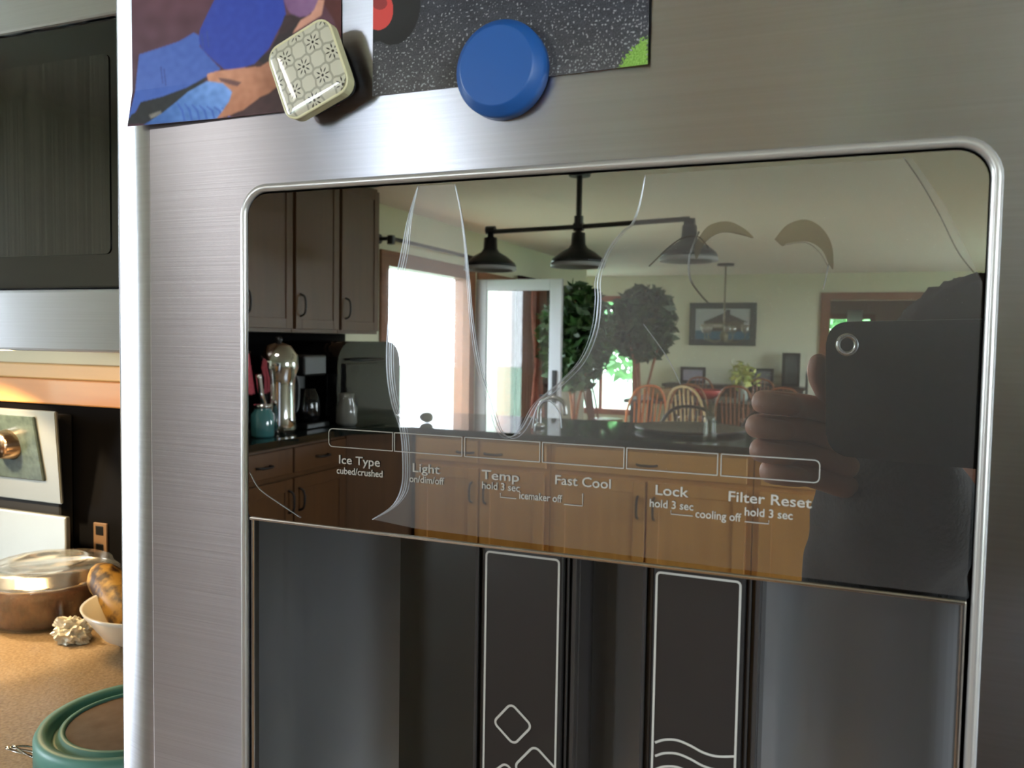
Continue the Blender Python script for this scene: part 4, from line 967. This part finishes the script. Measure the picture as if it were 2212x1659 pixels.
# things on the table
rb = tag(obj('fruit_bowl', lathe(B(), [(0, .762), (.06, .762), (.15, .82), (.20, .87), (.19, .87), (.14, .83), (0, .78)], (-1.45, -9.3, 0), 28), mat('red_ceramic', (190, 60, 44), .35), None, smooth=True), 'wide red bowl on the dining table', 'bowl')
vs_ = thing('vase', 'glass vase of green and yellow flowers on the dining table', 'vase', (-1.05, -9.25, .762))
obj('vessel', lathe(B(), [(0, .762), (.05, .762), (.06, .80), (.045, .90), (.055, .95), (.05, .95), (0, .90)], (-1.05, -9.25, 0), 20), mat('vase_glass', (150, 160, 150), .15), vs_, smooth=True)
leaves(160, lambda: Vector((-1.05 + random.gauss(0, .08), -9.25 + random.gauss(0, .08), 1.05 + random.gauss(0, .07))), .05, mat('bouquet_green', (150, 176, 80), .6, col2=(210, 200, 110), scale=(20, 20, 20)), 'flowers', vs_)
bk = tag(obj('basket', lathe(B(), [(0, .762), (.13, .762), (.17, .88), (.16, .88), (.12, .78), (0, .77)], (-1.95, -9.2, 0), 24), mat('wicker', (150, 116, 72), .8, var=.3, scale=(80, 80, 80), bump=.6, bscale=80), None, smooth=True), 'round wicker basket at the window end of the table', 'basket')
ht = tag(obj('serving_tray', lathe(B(), [(0, .921), (.24, .921), (.30, .935), (.30, .945), (.24, .935), (0, .932)], (-.78, -4.30, 0), 32), darkw, None, smooth=True), 'large dark round tray on the peninsula counter', 'tray')
sg = thing('table_vase', 'thin glass vase with dry green stems on the peninsula counter', 'vase', (-.62, -3.95, .921))
obj('vessel', lathe(B(), [(0, .922), (.03, .922), (.035, .94), (.025, 1.02), (.03, 1.04), (.027, 1.04), (0, .98)], (-.62, -3.95, 0), 16), clear('stem_vase', (.85, .9, .85), .2, .05), sg, smooth=True)
for k in range(9):
    a_ = k * .7; b = B(); tube(b, [(-.62, -3.95, .96), (-.62 + math.cos(a_) * .03, -3.95 + math.sin(a_) * .03, 1.09 + .02 * (k % 3))], .0022, 5); obj('stem', b, olive, sg)
# plants
def ficus(x, y, label, h=2.0, spread=.62, n_=1500, tr_h=1.0):
    t = thing('potted_ficus', label, 'plant', (x, y, 0), 'big potted plants by the dining window')
    obj('pot', lathe(B(), [(0, 0), (.16, 0), (.20, .28), (.22, .30), (.20, .31), (.18, .28), (0, .27)], (x, y, 0), 24), terra, t, smooth=True)
    b = B()
    for k in range(3):
        a_ = k * 2.1; tube(b, spline([(x, y, .27), (x + .04 * math.cos(a_), y + .04 * math.sin(a_), .8), (x + .2 * math.cos(a_), y + .2 * math.sin(a_), h * .75)], 4), .014, 6)
    obj('trunk', b, chairw, t)
    def fn():
        while True:
            p = Vector((random.uniform(-1, 1), random.uniform(-1, 1), random.uniform(-1, 1)))
            if p.length < 1: break
        return Vector((x + p.x * spread, y + p.y * spread, (h + tr_h) / 2 + p.z * (h - tr_h) / 2))
    leaves(n_, fn, .075, greenleaf, 'leaves', t); return t
ficus(-2.45, -7.45, 'tall dark green ficus beside the open white door', 1.98, .37, 1900, .90)
ficus(-1.98, -8.28, 'leafy ficus reaching over the dining chairs, on the picture side of the plants', 2.0, .36, 1500, 1.2)

# ---- far doorway things
hc = curtain('curtain', -.06, .16, 1.5, 1.95, -13.5, white, 'short white valance in the hall window')
hc.rotation_euler.z = PI / 2; hc.location = (0.12, -13.5, 1.5)

# ceiling fixture and lamp added out of view as fill light
kl = thing('ceiling_light', 'round flush white ceiling light over the kitchen floor', 'lamp', (-2.20, -2.15, CZ))
obj('light_rim', lathe(B(), [(0, CZ), (.20, CZ), (.205, CZ - .03), (.19, CZ - .04), (.18, CZ - .03), (0, CZ - .03)], (-2.20, -2.15, 0), 36), white, kl, smooth=True)
obj('diffuser', lathe(B(), [(.18, CZ - .03), (.16, CZ - .06), (.09, CZ - .08), (0, CZ - .085)], (-2.20, -2.15, 0), 36), mat('lit_diffuser', (255, 246, 236), .5, emit=1.8), kl, smooth=True)
kl_l = area('kitchen_lamp', (-2.20, -2.15, CZ - .095), (0, 0, -1), .34, .34, 7, (1, .95, .90))
# ================================================================ THE PHOTOGRAPHER AND PHONE
fwdv, rv, dv = Vector(fwd), Vector(right), Vector(down)
ph = thing('smartphone', 'black smartphone held sideways with its camera facing the refrigerator', 'phone', tuple(Vector(C0) - fwdv * .005 + rv * .067 + dv * .027))
def local_slab(hw, hh, r, d0, d1, cxp=.067, cyp=.027, n=8, bev=0):
    b = B(); o = rrect(-hw, -hh, hw, hh, r, n); C = Vector(C0)
    A = [b.verts.new(C + rv * (cxp + x) + dv * (cyp - z) - fwdv * d0) for x, z in o]; D = [b.verts.new(C + rv * (cxp + x) + dv * (cyp - z) - fwdv * d1) for x, z in o]
    f = b.faces.new(A); b.faces.new(D[::-1])
    for i in range(len(o)): b.faces.new((A[i], A[(i + 1) % len(o)], D[(i + 1) % len(o)], D[i]))
    if bev: bmesh.ops.bevel(b, geom=list(f.edges), offset=bev, segments=3, affect='EDGES')
    return b
obj('phone_body', local_slab(.079, .039, .011, .0030, .0105, bev=.0012), mat('phone_black', (16, 16, 18), .3), ph)
obj('phone_case', local_slab(.0805, .0405, .0125, .0042, .0118, bev=.001), blackp, ph)
b = B(); C = Vector(C0)
for r0_, r1_, d0 in ((.0040, .0068, .0022),):
    n = 24; rings = []
    for r_, d_ in ((r0_, .003), (r0_, d0), (r1_, d0), (r1_, .003)):
        rings.append([b.verts.new(C + (rv * math.cos(2 * PI * i / n) + dv * math.sin(2 * PI * i / n)) * r_ - fwdv * d_) for i in range(n)])
    for a_, c_ in zip(rings, rings[1:]):
        for i in range(n): b.faces.new((a_[i], a_[(i + 1) % n], c_[(i + 1) % n], c_[i]))
obj('lens_ring', b, chrome, ph, smooth=True)
def skinmesh(name, chains, m, parent, sub=2, root=0, label=None):
    """chains: list of lists of (pos, radius); equal positions are welded"""
    V = []; Rr = []; E = []; key = {}
    for ch_ in chains:
        prev = None
        for p, r in ch_:
            k = tuple(round(c, 5) for c in p)
            if k not in key: key[k] = len(V); V.append(Vector(p)); Rr.append(r)
            i = key[k]
            if prev is not None and prev != i: E.append((prev, i))
            prev = i
    off = origin(parent)
    me = bpy.data.meshes.new(name); me.from_pydata([tuple(v - off) for v in V], E, [])
    o = bpy.data.objects.new(name, me); COL.objects.link(o); o.parent = parent; me.materials.append(m)
    md = o.modifiers.new('skin', 'SKIN'); md.use_smooth_shade = True
    sl = me.skin_vertices[0].data if me.skin_vertices else None
    if sl is None:
        bpy.context.view_layer.objects.active = o
    for i, s in enumerate(me.skin_vertices[0].data):
        s.radius = (Rr[i], Rr[i]) if not isinstance(Rr[i], tuple) else Rr[i]; s.use_root = (i == root)
    ms = o.modifiers.new('sub', 'SUBSURF'); ms.levels = sub; ms.render_levels = sub
    if label: o['label'] = label
    return o
pe = thing('person', 'person in a black knit sweater holding up a phone to the refrigerator', 'person', (.24, -.72, 0))
hip = (.26, -.78, .92); wst = (.25, -.76, 1.04); chs = (.22, -.72, 1.17); shc = (.20, -.70, 1.255); nk = (.16, -.67, 1.285); hd0 = (.125, -.645, 1.32)
lsh = (.055, -.70, 1.235); lel = (.035, -.54, 1.10); lfo = (.035, -.42, 1.20); lwr = (.030, -.345, 1.292)
rsh = (.36, -.70, 1.235); rel = (.385, -.52, 1.10); rfo = (.27, -.38, 1.21); rwr = (.20, -.30, 1.285)
lpalm = (.016, -.305, 1.335); rpalm = (.165, -.255, 1.335)
chains = [[(hip, .12), (wst, .11), (chs, .12), (shc, .10), (nk, .05), (hd0, .055)], [(shc, .10), (lsh, .055), (lel, .042), (lfo, .038), (lwr, .026), (lpalm, (.026, .020))],
          [(shc, .10), (rsh, .055), (rel, .042), (rfo, .038), (rwr, .026), (rpalm, (.026, .020))],
          [(hip, .12), ((.17, -.78, .84), .085), ((.165, -.76, .48), .06), ((.165, -.79, .10), .04), ((.165, -.70, .045), .028)], [(hip, .12), ((.35, -.78, .84), .085), ((.355, -.76, .48), .06), ((.355, -.79, .10), .04), ((.355, -.70, .045), .028)]]
body = skinmesh('body', chains, skin, pe, 2, 0)
# left hand fingers: curled round below the lens end of the phone
def finger(pts, rs, nm='finger'): skinmesh(nm, [[(p, r) for p, r in zip(pts, rs)]], skin, body, 2)
YH = -.276
for k, (zz, tip) in enumerate(((1.3735, -.052), (1.3580, -.0555), (1.3430, -.0525), (1.3300, -.046))):
    finger([(.012, YH - .02, zz - .012), (-.018, YH - .016, zz - .003), (tip + .004, YH - .006, zz), (tip + .006, YH + .010, zz), (tip + .030, YH + .014, zz - .001)], [.0085, .0084, .0080, .0074, .0064])
finger([(.02, -.30, 1.345), (-.004, -.296, 1.372), (-.016, -.284, 1.392), (-.014, -.279, 1.405)], [.011, .0088, .0078, .0066], 'thumb')
for k, zz in enumerate((1.385, 1.370, 1.356, 1.343)):
    finger([(.165, -.25, zz - .02), (.175, -.228, zz - .01), (.160, -.205, zz), (.140, -.203, zz)], [.0085, .0084, .0078, .0066])
finger([(.165, -.262, 1.35), (.160, -.262, 1.385), (.140, -.245, 1.40)], [.011, .009, .0075], 'thumb')
b = B(); bmesh.ops.create_icosphere(b, subdivisions=2, radius=1)
# head
hc_ = Vector((.118, -.625, 1.342)); b.free(); b = B(); bmesh.ops.create_uvsphere(b, u_segments=40, v_segments=28, radius=1)
for q in b.verts:
    d = q.co.copy(); x, y, z = d
    sx, sy, sz = .074, .095, .112
    if z < 0: sx *= 1 + .28 * z; sy *= 1 + .12 * z
    p = Vector((x * sx, y * sy, z * sz))
    if y > 0:
        p.y += .022 * math.exp(-((x * sx) / .012) ** 2 - ((p.z + .012) / .022) ** 2)
        for s in (-1, 1): p.y -= .010 * math.exp(-((x * sx - s * .031) / .014) ** 2 - ((p.z - .008) / .011) ** 2)
        p.y += .006 * math.exp(-((x * sx) / .024) ** 2 - ((p.z + .052) / .006) ** 2); p.y += .010 * math.exp(-((x * sx) / .02) ** 2 - ((p.z + .092) / .016) ** 2)
    q.co = hc_ + p
hd = obj('head', b, skin, pe, smooth=True)
for s in (-1, 1):
    b = B(); bmesh.ops.create_uvsphere(b, u_segments=16, v_segments=10, radius=.011)
    for q in b.verts: q.co += hc_ + Vector((s * .031, .070, .008))
    obj('eye', b, white, hd, smooth=True)
    b = B(); bmesh.ops.create_uvsphere(b, u_segments=14, v_segments=10, radius=1)
    for q in b.verts: q.co = hc_ + Vector((s * .076 + q.co.x * .008, -.005 + q.co.y * .016, -.008 + q.co.z * .030))
    obj('ear', b, skin, hd, smooth=True)
b = B(); bmesh.ops.create_uvsphere(b, u_segments=60, v_segments=44, radius=1)
for q in b.verts:
    x, y, z = q.co; g = 1.0 + .05 * noise.noise(Vector((x * 9, y * 9, z * 2))) + .03 * noise.noise(q.co * 22)
    p = Vector((x * .092 * g, y * .106 * g - .010, z * .124 * g + .012))
    if y > .25 and z < .48: p.y = min(p.y, .045)
    if z < 0: p.z *= 1.5
    q.co = hc_ + p
obj('hair', b, hairm, pe, smooth=True, label='short brown hair')
def gr(t, a): return tuple(x + a for x in t) if isinstance(t, tuple) else t + a
sw = [[((.26, -.78, .86), .155), (wst, .15), (chs, .155), (shc, .125), ((.165, -.68, 1.29), .066)],
      [(shc, .125), (lsh, .078), (lel, .062), (lfo, .062), ((.034, -.345, 1.288), .052), ((.026, -.316, 1.322), .044), ((.022, -.302, 1.338), .034)], [(shc, .125), (rsh, .078), (rel, .062), (rfo, .060), ((.20, -.30, 1.285), .046), ((.185, -.285, 1.305), .038)]]
so = skinmesh('sweater', sw, knit, pe, 3, 1, label='black knit sweater')
tx = bpy.data.textures.new('knit_folds', 'CLOUDS'); tx.noise_scale = .10
dmod = so.modifiers.new('folds', 'DISPLACE'); dmod.texture = tx; dmod.strength = .034; dmod.texture_coords = 'GLOBAL'
hp = (.26, -.78, .98); cr_ = (.26, -.78, .90)
tr_ = [[(hp, .135), (cr_, .145), ((.18, -.775, .80), .095), ((.17, -.76, .48), .075), ((.165, -.79, .10), .062)], [(cr_, .145), ((.34, -.775, .80), .095), ((.355, -.76, .48), .075), ((.355, -.79, .10), .062)]]
skinmesh('trousers', tr_, jeansm, pe, 2, 0, label='dark trousers')
for xx in (.165, .355):
    b = B(); bmesh.ops.create_uvsphere(b, u_segments=24, v_segments=14, radius=1)
    for q in b.verts: q.co = Vector((xx + q.co.x * .05, -.735 + q.co.y * .14, max(0.0, .035 + q.co.z * (.05 if q.co.y < 0 else .04))))
    obj('shoe', b, blackp, pe, smooth=True)
